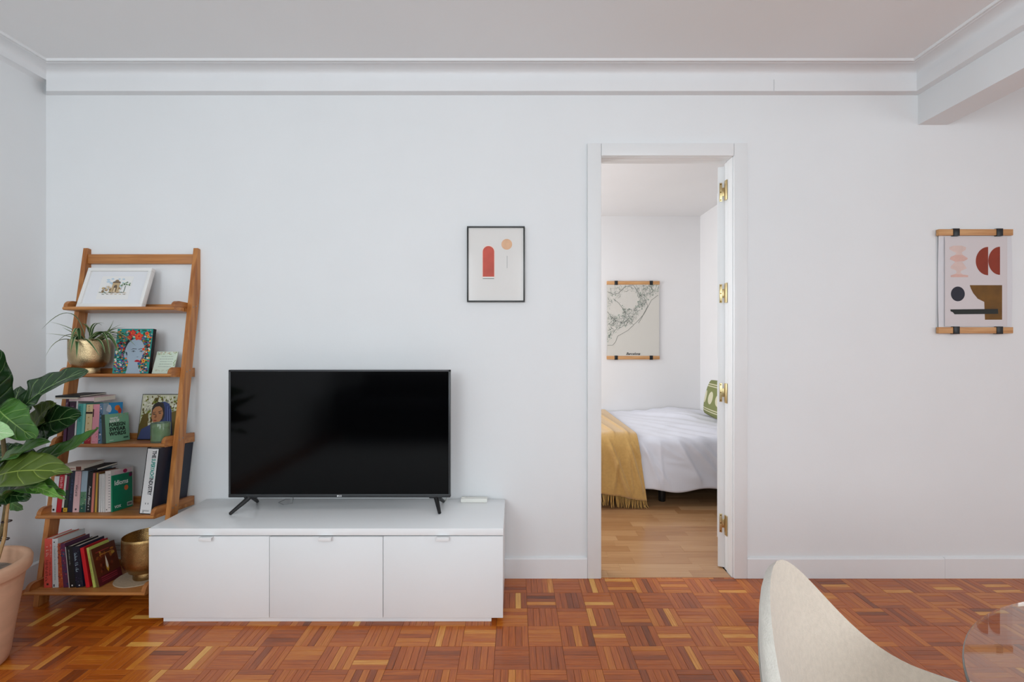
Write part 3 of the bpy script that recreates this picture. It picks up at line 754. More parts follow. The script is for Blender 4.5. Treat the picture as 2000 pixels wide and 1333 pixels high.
def glyphs(mb,x,z0,z1,wd,m,seed=1,lay=1):   # unreadable small lettering running down a spine
    r=random.Random(seed); z=z1
    while z>z0:
        g=r.uniform(.6,1.1)*wd*.55
        srect(mb,x-wd/2,x+wd/2*(1 if r.random()<.7 else .2),z-g*.38,z,m,lay)
        if r.random()<.6: srect(mb,x-wd/2,x-wd/2+wd*.22,z-g,z,m,lay)
        z-=g*1.25+(wd*.5 if r.random()<.15 else 0)
def plainmarks(c,frac=(.25,.8),wd=.45,seed=1,logo=None):
    def f(mb,mi,th,h,dep):
        glyphs(mb,th/2,h*frac[0],h*frac[1],th*wd,mi(c),seed)
        if logo: sblob(mb,th/2,h*.07,min(th*.3,.005),mi(logo),1)
    return f
# shelf 4 (second from the bottom)
d4=2.118
book(4,99.5,109.2,d4,.157,.115,1,'#d9dadb','#d4d4d4',label='white paperback with a black round emblem, first of the row on the second lowest shelf',marks=plainmarks('#35506a',(.45,.8),.3,3,'#1b1b1b'))
book(4,109.6,119.3,d4,.163,.12,1.2,'#c01f2f','#b31c2c',label='bright red paperback standing next to the white one, on the second lowest shelf',marks=plainmarks('#ecd3d3',(.55,.95),.5,4))
def m3(mb,mi,th,h,dep):
    srect(mb,0,th*.35,.02,h,mi('#e0d9d2'),1); srect(mb,th*.35,th,h*.1,h,mi('#23352c'),1); srect(mb,th*.3,th,.002,h*.12,mi('#d2a92e'),2); sblob(mb,th*.6,h*.06,.003,mi('#7a3f16'),3)
    srect(mb,th*.4,th*.8,h*.6,h*.97,mi('#6b2140'),2)
book(4,120,131.5,d4,.163,.12,1,'#2b1d23','#232323',label='dark book with a yellow foot band, behind the plant leaf, second lowest shelf',marks=m3)
book(4,132,140.8,d4,.181,.13,.5,'#1f2a40','#1c2436',label='narrow navy blue book between the dark and the pink one on the second lowest shelf',marks=plainmarks('#4a5f86',(.3,.8),.35,5))
def m5(mb,mi,th,h,dep):
    put_text(mb,'EUFÒRIA',.0125,Ms(th*.45,h*.52,90,1),mi('#4a4046'),bold=.0002)
    glyphs(mb,th*.68,h*.55,h*.93,th*.22,mi('#c98a98'),7); sblob(mb,th*.5,h*.07,.0045,mi('#3c3336'),1)
book(4,141.6,154.2,d4,.183,.13,-1.2,'#e3bcbe','#e0b8b8',label='pale pink book with dark letters on its spine, on the second lowest shelf',marks=m5)
def m6(mb,mi,th,h,dep):
    srect(mb,0,th,h*.48,h,mi('#a9c2d2'),1); srect(mb,0,th,h*.16,h*.48,mi('#5c8a6a'),1); srect(mb,0,th,0,h*.16,mi('#27584a'),1)
    r=random.Random(2)
    for _ in range(16): sblob(mb,r.uniform(.003,th-.003),r.uniform(.004,h*.45),r.uniform(.001,.003),mi(r.choice(['#dfe6dc','#3c6b4c','#b9b08a','#1b3d36'])),2,8)
book(4,155.2,166.6,d4,.187,.13,-.8,'#a9c2d2','#9fb6c0',label='light blue book with green meadow foot on its spine, on the second lowest shelf',marks=m6)
def m7(mb,mi,th,h,dep):
    put_text(mb,'Poemes d\'Elena!',.0125,Ms(th*.52,h*.42,-90,1),mi('#d6d6d4'),shear=.35,bold=.0001); 
    for q in (.07,.14): sblob(mb,th*.5,h*q,.003,mi('#b8b8b8'),1)
book(4,167.2,177.2,d4,.178,.12,-.6,'#17181a','#17181a',label='black book with white handwritten title on its spine, on the second lowest shelf',marks=m7)
book(4,177.6,182.4,d4,.173,.125,-1.5,'#d27d6f','#c98a62',label='thin salmon pink book beside the black one, on the second lowest shelf')
def m9(mb,mi,th,h,dep): srect(mb,th*.35,th*.75,0,h,mi('#c7a03a'),1)
book(4,182.8,191.2,d4,.173,.12,-2.2,'#5f4630','#77532c',label='brown book with a golden stripe down the spine, on the second lowest shelf',marks=m9)
for i,(a,b,lb) in enumerate(((192.4,195.8,'thin white booklet next to the brown and gold spine, on the second lowest shelf'),(196.6,200.4,'thin white booklet, middle one of three leaning booklets, second lowest shelf'),(201,204.6,'thin white booklet touching the dotted pale book, on the second lowest shelf'))):
    book(4,a,b,d4,.167,.11,-3.4-i*.5,'#d9d9d7','#cfcfcd',label=lb,marks=plainmarks('#8d8f92',(.1,.9),.2,9+i))
def m11(mb,mi,th,h,dep):
    for i in range(13): srect(mb,th*.62,th*.9,h*(.1+i*.066),h*(.1+i*.066)+.003,mi('#7d7a80'),1)
    sblob(mb,th*.3,h*.06,.0025,mi('#333333'),1)
    crect(mb,th,.02,dep-.01,h*.8,h*.97,mi('#dfc3c8'),1); cblob(mb,th,dep*.62,h*.93,.012,.009,mi('#b8245a'),2)
book(4,205.4,216.6,d4,.181,.125,-4.6,'#dad3cf','#d8cfca',label='pale notebook with small dashes down its spine, behind the green book, second lowest shelf',marks=m11)
def m12(mb,mi,th,h,dep):
    W_=mi('#e9efe9')
    put_text(mb,'Idioms',.030,Mc(th,dep*.44,h*.77,0,1),W_,bold=.0008,sx=.95)
    cblob(mb,th,dep*.68,h*.585,.0115,.0115,mi('#d9733c'),1,20)
    crect(mb,th,.012,dep*.55,h*.598,h*.602,mi('#0b5f48'),1)
    put_text(mb,'VOX',.016,Mc(th,dep*.26,h*.11,0,1),W_,bold=.0006)
    crect(mb,th,dep*.72,dep*.97,h*.05,h*.16,mi('#c9ccc6'),1); crect(mb,th,dep*.74,dep*.95,h*.07,h*.14,mi('#6a6f6c'),2)
    cblob(mb,th,dep*.9,h*.93,.010,.010,mi('#6b1d4c'),1)
    srect(mb,.001,th-.001,h*.1,h*.9,mi('#e3e3dd'),1) if False else None
book(4,217.4,219.6,d4,.160,.112,-5,'#128a63','#0f7f5b',label='green book titled Idioms with an orange dot on its cover',marks=m12,rough=.35)
# two lying on the row
def flat_book(px0,px1,py_bot,d,h,dep,col,label,spine_marks=None,rot=0,group='books on the ladder shelf',coverc=None,tl=0):
    s_=d/F; L=(px1-px0)*s_
    p=P(px0,py_bot,d)
    t=thing('book',label,'book',tuple(p),(0,math.radians(tl),math.radians(rot)),group=group)
    bt=.0016; mb=MB(); mb.box(0,L,0,dep,0,bt,bev=.0004,seg=1); mb.box(0,L,0,dep,h-bt,h,bev=.0004,seg=1); mb.box(0,L,-.0006,.0014,0,h,bev=.0004,seg=1)
    mb.build('cover',ink(coverc or col),t); mb=MB(); mb.box(.003,L-.003,.0014,dep-.003,bt,h-bt); mb.build('pages',PAPER,t)
    if spine_marks:
        mb=MB(); ms=[]
        def mi(c):
            m=ink(c)
            if m not in ms: ms.append(m)
            return ms.index(m)
        spine_marks(mb,mi,L,h); mb.build('spine_print',ms,t,smooth=0,fixn=False)
    return t
flat_book(142,190,921.5,2.125,.010,.11,'#15161a','thin black book lying across the row, tilted, on the second lowest shelf',tl=-2.5)
def mfw(mb,mi,L,h):
    srect(mb,L*.14,L*.28,.001,h-.001,mi('#b8232c'),1); srect(mb,L*.8,L*.985,.001,h-.001,mi('#6d3325'),1)
    for i in range(9): srect(mb,L*(.36+i*.045),L*(.36+i*.045)+.0028,h*.35,h*.65,mi('#9d4a42'),1)
flat_book(104.5,160,921,2.112,.019,.12,'#dcd2c6','cream and red book lying flat on top of the standing row, second lowest shelf',mfw,tl=-1.5)
# big slipcase book
def mb_sy(mb,mi,th,h,dep):
    W_=mi('#dfe0e0'); srect(mb,th*.07,th*.93,h*.012,h*.985,W_,1)
    put_text(mb,'THE',.0235,Ms(th*.62,h*.90,-90,2),mi('#2c3138'),bold=.0009,sx=.75)
    put_text(mb,'SUPERYACHT',.0235,Ms(th*.62,h*.685,-90,2),mi('#159083'),bold=.0009,sx=.60)
    put_text(mb,'INDUSTRY',.0235,Ms(th*.62,h*.415,-90,2),mi('#2c3138'),bold=.0009,sx=.66)
    for q in (.42,.62): srect(mb,th*q-.0017,th*q+.0017,h*.145,h*.17,mi('#6b6f72'),2)
    glyphs(mb,th*.5,h*.05,h*.056,th*.5,mi('#a8aaac'),3,2); srect(mb,th*.2,th*.8,h*.06,h*.063,mi('#a8aaac'),2)
book(4,271.5,296.5,2.082,.288,.222,3.2,'#14161c','#1b2030',label='large navy book with a white spine reading the superyacht industry',marks=mb_sy)

# shelf 3 (middle)
d3=2.135
book(3,122.5,128.5,d3,.205,.12,.5,'#4e2444','#43203c',label='slim plum coloured book half hidden by leaves, on the middle shelf',marks=plainmarks('#c9b6c9',(.5,.9),.4,11))
book(3,130.6,143.5,d3,.187,.12,.4,'#3a2036','#38203a',label='dark aubergine book on the middle shelf, left of the thin white spine',marks=plainmarks('#9d7f99',(.5,.9),.35,12))
book(3,144.3,147.4,d3,.192,.115,0,'#dcdcda','#d8d8d6',label='very thin white book beside the teal one on the middle shelf')
def mteal(mb,mi,th,h,dep):
    srect(mb,th*.68,th,0,h,mi('#7cc4b8'),1)
    glyphs(mb,th*.3,h*.55,h*.93,th*.3,mi('#1d3f40'),6)
book(3,148.2,163.6,d3,.179,.125,0,'#4aa39a','#58b3a4',label='teal book with a lighter edge stripe on the middle shelf',marks=mteal)
def mcream(mb,mi,th,h,dep):
    srect(mb,0,th,0,h*.2,mi('#a31f2a'),1); srect(mb,0,th,h*.76,h*.81,mi('#3b2b28'),1); glyphs(mb,th*.5,h*.84,h*.96,th*.3,mi('#9a7a3a'),2)
    for i in range(5): sblob(mb,th*(.2+.15*i),h*(.08+.02*(i%3)),.0018,mi('#d98f86'),2)
    for q in (.35,.5,.65): srect(mb,th*.35,th*.55,h*q,h*q+.006,mi('#c2a26a'),1)
book(3,164.4,177.5,d3,.176,.12,0,'#e2cc9e','#dcc494',label='cream book with dark band and red foot on the middle shelf',marks=mcream)
def mpink(mb,mi,th,h,dep):
    srect(mb,0,th*.16,h*.68,h*.88,mi('#3f2228'),1)
    r=random.Random(4)
    for i in range(14): sblob(mb,r.uniform(.003,th-.003),r.uniform(.004,h*.3),r.uniform(.0008,.0018),mi('#c43a5c'),2,7)
book(3,178,191,d3,.176,.12,0,'#e79cab','#d98a9b',label='pink book with small red dots at its foot on the middle shelf',marks=mpink)
def mmulti(mb,mi,th,h,dep):
    r=random.Random(8)
    srect(mb,0,th,0,h,mi('#5b7d9a'),1)
    for i in range(10): sblob(mb,r.uniform(0.002,th-.002),r.uniform(.01,h-.01),r.uniform(.002,.004),mi(r.choice(['#d8d6de','#1e4b5a','#e0cdd2','#2a2c48'])),2)
    crect(mb,th,.03,dep,h*.7,h,mi('#2f93cf'),1); cblob(mb,th,dep*.72,h*.86,.016,.013,mi('#e0792b'),2,12,.25,r); cblob(mb,th,dep*.86,h*.78,.010,.014,mi('#d4442c'),2,12,.25,r)
    cblob(mb,th,dep*.3,h*.85,.014,.018,mi('#c9cfd9'),2,12,.3,r); cblob(mb,th,dep*.3,h*.5,.014,.03,mi('#14506a'),2,12,.3,r); cblob(mb,th,dep*.25,h*.2,.016,.03,mi('#57a5d4'),2,12,.2,r)
book(3,192,198.5,d3,.181,.107,-1,'#6d94b0','#8fa6b8',label='blue patterned book with an orange blot on the cover, middle shelf',marks=mmulti)
def mfsw(mb,mi,th,h,dep):
    K=mi('#15201b'); W_=mi('#e4ece6')
    for i,tx in enumerate(('FOREIGN','SWEAR','WORDS')): put_text(mb,tx,.0235,Mc(th,dep*.49,h*(.61-i*.16),0,1),K,bold=.0010,sx=(.92,1.15,1.05)[i])
    put_text(mb,'THE LITTLE',.0105,Mc(th,dep*.36,h*.84,3,1),W_,bold=.0008,sx=.8); put_text(mb,'BOOK OF',.0145,Mc(th,dep*.38,h*.745,3,1),W_,bold=.0011,sx=.8)
    crect(mb,th,dep*.72,dep*.93,h*.09,h*.15,mi('#3f6a54'),1); crect(mb,th,dep*.14,dep*.3,h*.07,h*.085,W_,1)
    r=random.Random(3)
    for i in range(9): cblob(mb,th,dep*r.uniform(.45,.98),h*r.uniform(.88,.985),.002,.002,mi(r.choice(['#d8c258','#5aa8c8','#c86a5a'])),1,8)
book(3,200.5,207.5,2.128,.130,.131,-6.5,'#3b4a40','#7fb795',label='small green book about foreign swear words leaning at the end of the row',marks=mfsw)
flat_book(131.5,184,786.2,2.15,.0215,.12,'#dcc3c6','pale pink boxy book lying on the teal and cream books, middle shelf',lambda mb,mi,L,h: srect(mb,.004,L,0,.0045,mi('#33423d'),1))
flat_book(108,152,779.8,2.14,.0065,.125,'#d9d0bf','cream book lying flat on the row behind the plant, middle shelf')
flat_book(108,156,776.7,2.14,.008,.14,'#23282a','thin black book, topmost of the lying stack on the middle shelf')

# shelf 5 (lowest)
d5=2.055
def mcoral(mb,mi,th,h,dep):
    put_text(mb,'GUAPO I LLEIG',.0165,Ms(th*.62,h*.34,90,1),mi('#4d120f'),bold=.0003,sx=.75) if False else None
    glyphs(mb,th*.36,h*.12,h*.56,th*.34,mi('#6b1a14'),21); glyphs(mb,th*.78,h*.25,h*.52,th*.22,mi('#6b1a14'),22)
    glyphs(mb,th*.40,h*.60,h*.84,th*.34,mi('#f0c9bd'),23); glyphs(mb,th*.82,h*.62,h*.88,th*.18,mi('#f0c9bd'),24)
    srect(mb,th*.34,th*.6,h*.05,h*.09,mi('#3a1512'),1)
book(5,86,101.6,d5,.209,.125,-2,'#e2574a','#b33c33',label='thick coral red book, first of the row on the lowest shelf',marks=mcoral)
def mwh(mb,mi,th,h,dep):
    glyphs(mb,th*.5,h*.15,h*.85,th*.22,mi('#5f9a9c'),31); sblob(mb,th*.42,h*.93,.003,mi('#2b2f33'),1); srect(mb,th*.15,th*.4,h*.02,h*.07,mi('#4b4f52'),1)
book(5,102.8,114.6,d5,.209,.13,-3.6,'#d6dbdc','#c8cdcd',label='white book with a small teal title, beside the coral one on the lowest shelf',marks=mwh)
def mflo(base,cols,seed):
    def f(mb,mi,th,h,dep):
        r=random.Random(seed)
        for i in range(34):
            q=r.uniform(.0015,.004); sblob(mb,min(th-q,max(q,r.uniform(0,th))),r.uniform(.005,h-.005),q,mi(r.choice(cols)),1+i%3,8)
    return f
book(5,115.2,124,d5,.189,.12,-6.3,'#b8522a','#8f3a28',label='narrow orange patterned book on the lowest shelf, right of the white one',marks=mflo(0,['#c96a2e','#8f3a2a','#d08a4a','#7a3530'],1))
book(5,124.4,134.6,d5,.189,.12,-8,'#5d2a4e','#4a2440',label='purple patterned book on the lowest shelf between orange and black',marks=mflo(0,['#27365c','#8c2448','#4c2a66','#b0405a','#2d5a70'],2))
def mbk(mb,mi,th,h,dep):
    srect(mb,0,th*.1,0,h,mi('#d8d5d0'),1); glyphs(mb,th*.5,h*.55,h*.92,th*.16,mi('#a9b8b4'),41); srect(mb,th*.4,th*.62,h*.03,h*.065,mi('#dcdcdc'),1)
book(5,135.2,148.4,d5,.176,.13,-8.2,'#14171a','#101214',label='black book with a white edge on its spine, on the lowest shelf',marks=mbk)
def mst(mb,mi,th,h,dep):
    r=random.Random(6)
    for i in range(26): sblob(mb,r.uniform(.002,th-.002),r.uniform(.01,h*.95),r.uniform(.0005,.001),mi(r.choice(['#c9d4e0','#5a8fb0','#b58ad0'])),1,6)
    glyphs(mb,th*.42,h*.38,h*.84,th*.42,mi('#a9c4d2'),43); sblob(mb,th*.5,h*.05,.003,mi('#dfe3e6'),1)
book(5,149,162.8,d5,.176,.125,-8.4,'#171c2e','#1a1f38',label='night blue book speckled with small stars, on the lowest shelf',marks=mst)
book(5,168.2,175.6,d5,.172,.12,-11.5,'#d61f28','#a8161d',label='bright red leaning book on the lowest shelf, right of the starry one')
book(5,182.2,187.4,d5,.173,.10,-12.6,'#bfc765','#b5bf60',label='yellow-green leaning book on the lowest shelf, behind the brown cover',marks=plainmarks('#4d5a2a',(.2,.85),.4,44))
def mfl(mb,mi,th,h,dep):
    r=random.Random(9)
    for i in range(13): cblob(mb,th,dep*r.uniform(.12,.9),h*r.uniform(.68,.93),r.uniform(.004,.010),r.uniform(.004,.010),mi(r.choice(['#8a4a1c','#a8681f','#6e2c16','#9b5a22','#b88a35'])),1+i%3,10,.2,r)
    for i in range(10): cblob(mb,th,dep*r.uniform(.15,.85),h*r.uniform(.3,.66),r.uniform(.004,.009),r.uniform(.004,.009),mi(r.choice(['#5c2213','#6f2d18','#44140f','#7c3a20'])),1+i%3,10,.2,r)
    crect(mb,th,0,dep,0,h*.24,mi('#56101a'),5)
    x=th+.0003+E_*6; cy=dep*.48
    def fl(s_,z0,z1,m,lay):
        x=th+.0003+E_*lay; hh=h*(z1-z0); pts=[(0,0),(.008*s_,hh*.18),(.0085*s_,hh*.4),(.004*s_,hh*.75),(0,hh),(-.004*s_,hh*.75),(-.0085*s_,hh*.4),(-.008*s_,hh*.18)]
        mb.add([(x,cy+a,h*z0+b) for a,b in pts],[list(range(8))],m)
    fl(.8,.27,.72,mi('#c9952e'),6); fl(.6,.36,.72,mi('#e6dccb'),7)
    for q,c in ((.19,'#b33a48'),(.135,'#a02c3c'),(.09,'#a83848')): crect(mb,th,dep*.14,dep*.82,h*q,h*q+.0022,mi(c),7)
    crect(mb,th,dep*.12,dep*.7,h*.86,h*.875,mi('#b8423a'),7); crect(mb,th,dep*.25,dep*.8,h*.76,h*.775,mi('#c48a3a'),7)
book(5,189.8,194.6,d5,.166,.118,-15.5,'#6b5a2e','#5a2817',label='brown book with a candle flame on its cover, last of the lowest row',marks=mfl,rough=.3)

# ---- framed watercolour on the top shelf
def leaner(name,label,cat,n,pxl,pxr,d,h,lean,depth,extra=0,yaw=0):
    x0=(pxl-PX)*d/F; x1=(pxr-PX)*d/F; y=d-D
    t=thing(name,label,cat,((x0+x1)/2,y,surf(n,y)+.0008+depth*math.sin(math.radians(lean))*0),(math.radians(-lean),0,math.radians(yaw)))
    return t,x1-x0
t,W=leaner('framed_watercolour','white framed watercolour of an arch and a palm, leaning on the top shelf','picture',1,147.5,276,2.205,.205,19,.02)
H=.204; fb=.0165; dpt=.024
mb=MB(); mb.box(-W/2,W/2,0,dpt,H-fb,H,bev=.0015); mb.box(-W/2,W/2,0,dpt,0,fb,bev=.0015); mb.box(-W/2,-W/2+fb,0,dpt,fb,H-fb,bev=.0015); mb.box(W/2-fb,W/2,0,dpt,fb,H-fb,bev=.0015)
mb.build('frame',mat('frame_white','#ecebe8',.4),t)
mb=MB(); mb.box(-W/2+fb*.7,W/2-fb*.7,.008,.02,fb*.7,H-fb*.7,0)
def lay(i): return Matrix.Translation((0,.0077-.0002*i,0))
mb.poly([(-.078,.042),(.072,.042),(.072,.162),(-.078,.162)],1,lay(1))
r=random.Random(12); cols=['#b7cfe0','#8fb0c9','#c2a982','#8d7659','#6b5a4a','#7fa35f','#4f7d46','#39593a','#d8c3a4','#a8653f']
def bl(x,z,rx,rz,c,l,j=.25): mb.poly([(x+rx*r.uniform(1-j,1+j)*math.cos(2*pi*i/11),z+rz*r.uniform(1-j,1+j)*math.sin(2*pi*i/11)) for i in range(11)],2+cols.index(c),lay(l))
for i in range(14): bl(r.uniform(-.05,.035),r.uniform(.105,.15),r.uniform(.004,.009),.004,'#b7cfe0' if i%2 else '#b7cfe0',2+i%3)
for x in (-.055,-.04,-.025,.02): 
    for k_ in range(3): bl(x+r.uniform(-.005,.005),.085+k_*.008+r.uniform(-.004,.004),.007,.006,r.choice(['#c2a982','#8d7659','#d8c3a4']),5+k_)
mb.poly([(-.018,.078),(.016,.078),(.016,.128),(-.018,.128)],2+cols.index('#c2a982'),lay(9)); mb.poly([(-.021,.126),(.019,.126),(.015,.133),(-.016,.133)],2+cols.index('#6b5a4a'),lay(10))
mb.ell(-.001,.133,.010,.010,2+cols.index('#8d7659'),M=lay(9),a0=0,a1=pi); mb.poly([(-.009,.078),(.007,.078),(.007,.108),(.003,.115),(-.005,.115),(-.009,.108)],2+cols.index('#6b5a4a'),lay(11))
mb.poly([(-.007,.078),(.003,.078),(.002,.1),(-.006,.1)],2+cols.index('#d8c3a4'),lay(12))
for i in range(18): a_=r.uniform(0,pi*1.15)-.2; L=r.uniform(.008,.025); bl(.044+L*math.cos(a_),.112+L*.75*math.sin(a_),.0035,.0025,r.choice(['#7fa35f','#4f7d46','#39593a','#7fa35f']),8+i%4,.4)
mb.poly([(.043,.078),(.0455,.078),(.0465,.112),(.044,.112)],2+cols.index('#39593a'),lay(8))
for x in range(14): bl(-.066+x*.009,.075+r.uniform(-.002,.002),.007,.0016,r.choice(['#8d7659','#c2a982','#39593a','#d8c3a4']),9+x%3)
for x in range(6): bl(-.05+x*.02,.067,.007,.0014,r.choice(['#39593a','#c2a982','#8d7659']),9)
for q in (-.045,-.033,.028): mb.poly([(q-.001,.09),(q+.001,.09),(q,.12)],2+cols.index('#8fb0c9'),lay(9))
mb.build('artwork',[mat('mount_white','#e6e7ea',.4,coat=.4),ink('#eae9e6')]+[ink(c) for c in cols],t,smooth=0)

# ---- gold pot with spider plant on the fourth shelf
GOLD=mat('hammered_gold','#c6b088',.27,metal=1,bump=.6,bscale=330,noise=.12,nscale=40)
def gold_pot(label,x,y,z,R,H,foot,m=None):
    t=thing('gold_pot',label,'pot',(x,y,z),group=None)
    fh=H*.17
    prof=[(0,.002),(foot*.97,0),(foot,.004),(foot*.98,fh*.7),(foot*.93,fh),(foot*1.3,fh+H*.012),(R*.74,fh+H*.05),(R*.87,fh+H*.11),(R*.95,fh+H*.19),(R*.985,fh+H*.28),(R,fh+H*.40),(R,H*.93),(R*.995,H),(R*.975,H+.001),(R*.965,H*.98),(R*.96,H*.4),(R*.6,fh+H*.1),(0,fh+H*.09)]
    mb=MB(); mb.lathe(prof,64); mb.build('body',m or GOLD,t,smooth=60); return t
yp=2.235-D
gp=gold_pot('small hammered gold footed pot holding the spider plant','X' and (175-PX)*2.235/F,yp,surf(2,yp)+.001,.0775,.160,.040)
mb=MB(); mb.lathe([(0,.146),(.072,.146)],32); mb.build('potting_soil',mat('soil','#3a2a1e',.95,bump=.8),gp)
def strap_mat(name,a_,b_):
    m=bpy.data.materials.new(name); m.use_nodes=True; N=m.node_tree.nodes; L=m.node_tree.links; b=N['Principled BSDF']
    uv=N.new('ShaderNodeUVMap'); sp=N.new('ShaderNodeSeparateXYZ'); L.new(uv.outputs[0],sp.inputs[0])
    r=N.new('ShaderNodeValToRGB'); L.new(sp.outputs[1],r.inputs[0]); e=r.color_ramp.elements
    e[0].position=0; e[0].color=srgb(b_); e[1].position=1; e[1].color=srgb(b_)
    for p_,c in ((.13,b_),(.2,a_),(.8,a_),(.87,b_)): q_=e.new(p_); q_.color=srgb(c)
    L.new(r.outputs[0],b.inputs['Base Color']); b.inputs['Roughness'].default_value=.45
    return m
STR=strap_mat('spider_leaf','#44673a','#b3bf8d')
sp=thing('spider_plant','spider plant with long arching striped leaves in the small gold pot','plant',(gp.location.x,yp,surf(2,yp)+.148))
base_=Vector((gp.location.x,yp,surf(2,yp)+.150))
def strap(tip,apex,wd=.0055,off=(0,0)):
    b0=base_+Vector((off[0],off[1],0)); 
    def f(u,v):
        p=b0*(1-u)**2+apex*2*u*(1-u)+tip*u*u
        tg=((apex-b0)*2*(1-u)+(tip-apex)*2*u).normalized()
        sd=tg.cross(Vector((0,0,1)))
        sd=sd.normalized() if sd.length>.05 else Vector((1,0,0))
        nn=sd.cross(tg)
        w_=wd*min(1,(.35+3*u))*(1-u**2.2)+.0004
        s_=v*2-1
        return p+sd*w_*s_+nn*w_*.45*abs(s_)
    mb=MB(); mb.grid(f,14,4); mb.build('leaf',STR,sp,world=True,smooth=180)
def tp(px,py,d): return P(px,py,d)
for tip,ap,off in (
  (tp(82,643,2.19),tp(150,570,2.2),(-.02,0)),(tp(89,697,2.14),tp(110,650,2.17),(-.045,-.02)),(tp(90,652,2.2),tp(140,655,2.2),(-.04,0)),
  (tp(96,629,2.2),tp(150,640,2.2),(-.03,.01)),(tp(133,681,2.12),tp(155,610,2.17),(-.03,-.02)),(tp(157,630,2.25),tp(180,640,2.24),(0,.01)),
  (tp(204,632,2.26),tp(180,625,2.24),(0,.01)),(tp(199,636,2.24),tp(176,620,2.24),(0,0)),(tp(222,625,2.25),tp(214,655,2.24),(.02,.01)),
  (tp(236,634,2.25),tp(205,650,2.24),(.02,0)),(tp(265,676,2.12),tp(215,625,2.16),(.01,-.01)),(tp(194,695,2.09),tp(165,650,2.13),(-.01,-.03)),
  (tp(214,692,2.12),tp(206,620,2.16),(.01,-.02)),(tp(234,697,2.12),tp(212,618,2.15),(.02,-.02)),(tp(229,690,2.12),tp(220,640,2.15),(.03,-.02)),
  (tp(252,655,2.18),tp(220,640,2.2),(.03,0)),(tp(248,668,2.15),tp(215,652,2.2),(.03,-.01)),(tp(258,660,2.2),tp(225,650,2.2),(.03,.01)),
  (tp(244,640,2.22),tp(215,640,2.22),(.02,.01)),(tp(138,690,2.1),tp(146,640,2.15),(-.03,-.03)),(tp(166,632,2.28),tp(172,640,2.25),(0,.02)),
  (tp(112,668,2.16),tp(140,640,2.18),(-.04,-.01)),(tp(226,668,2.12),tp(200,640,2.18),(.02,-.03)),(tp(205,690,2.1),tp(196,650,2.14),(.02,-.03)),(tp(215,645,2.26),tp(200,655,2.24),(.02,.02)),(tp(150,700,2.1),tp(150,660,2.13),(-.02,-.04)),(tp(122,640,2.25),tp(150,655,2.24),(-.03,.02)),(tp(240,650,2.24),tp(210,655,2.24),(.03,.02))):
    strap(tip,ap,random.uniform(.0062,.0088),off)

# ---- portrait block, quote card
t,W=leaner('portrait_canvas','small canvas of a pale faced woman with red lips and flowers in her hair','picture',2,219,290,2.213,.21,8.5,.02)
H=.213
mb=MB(); mb.box(-W/2,W/2,0,.019,0,H,0,bev=.0006)
mb.build('block',mat('canvas_edge','#191114',.6),t)
mb=MB(); cols=['#1f8f86','#9fb0bf','#1d2126','#c41f2e','#d9412f','#e0a832','#7a3f86','#215d3c','#e06a2a','#d9d6d0','#2a4f9a','#5a2a1c','#3fb0a0']; CI=cols.index
mb.poly([(-W/2+.0006,.0006),(W/2-.0006,.0006),(W/2-.0006,H-.0006),(-W/2+.0006,H-.0006)],0,Matrix.Translation((0,-.0004,0)))
r=random.Random(21)
def L2(i): return Matrix.Translation((0,-.0006-.00015*i,0))
for i in range(900):
    x=r.uniform(-W/2+.006,W/2-.006); z=r.uniform(.005,H-.006)
    c=r.choice(['#e0a832','#7a3f86','#215d3c','#e06a2a','#d9d6d0','#2a4f9a','#5a2a1c','#1d2126','#c41f2e']) if z<.15 or r.random()<.45 else r.choice(['#215d3c','#1f8f86','#3fb0a0','#215d3c'])
    q_=r.uniform(.0025,.0065); mb.ell(x,z,q_,q_*r.uniform(.5,1),CI(c),M=L2(1+i%4),n=7)
fx=.012
mb.poly([(fx-.048,.152),(fx-.05,.12),(fx-.044,.08),(fx-.02,.07),(fx-.01,.165),(fx-.03,.168)],CI('#1d2126'),L2(6))     # hair
mb.poly([(fx-.030,.02),(fx-.034,.0),(fx+.036,.0),(fx+.026,.02),(fx+.016,.05),(fx-.026,.06)],1,L2(6))              # neck
mb.poly([(fx+.046*math.cos(a)*(1 if math.sin(a)>-.2 else .86)-.002,.103+.062*math.sin(a)) for a in [2*pi*i/26 for i in range(26)]],1,L2(7))  # face
mb.ell(fx-.043,.088,.008,.014,1,M=L2(7),n=12); 
mb.ell(fx+.016,.058,.0150,.0042,CI('#c41f2e'),M=L2(9),n=14); mb.ell(fx+.014,.0605,.009,.0042,CI('#c41f2e'),M=L2(9),n=12)
mb.poly([(fx-.024,.110),(fx-.012,.1185),(fx+.006,.117),(fx+.006,.1145),(fx-.012,.1155)],2,L2(9)); mb.poly([(fx+.014,.115),(fx+.028,.119),(fx+.042,.113),(fx+.028,.1165),(fx+.014,.1125)],2,L2(9))
for ex in (-.008,.029): mb.ell(fx+ex,.1045,.0085,.0036,CI('#1d2126'),M=L2(9),n=12); mb.ell(fx+ex,.1037,.0068,.0026,CI('#9fb0bf'),M=L2(10),n=12); mb.ell(fx+ex,.104,.0026,.0026,CI('#1d2126'),M=L2(11),n=8)
mb.poly([(fx+.012,.108),(fx+.017,.082),(fx+.022,.078),(fx+.012,.075),(fx+.008,.079)],CI('#9fb0bf'),L2(9)); mb.poly([(fx+.008,.0785),(fx+.020,.0785),(fx+.014,.0765)],CI('#1d2126'),L2(10))
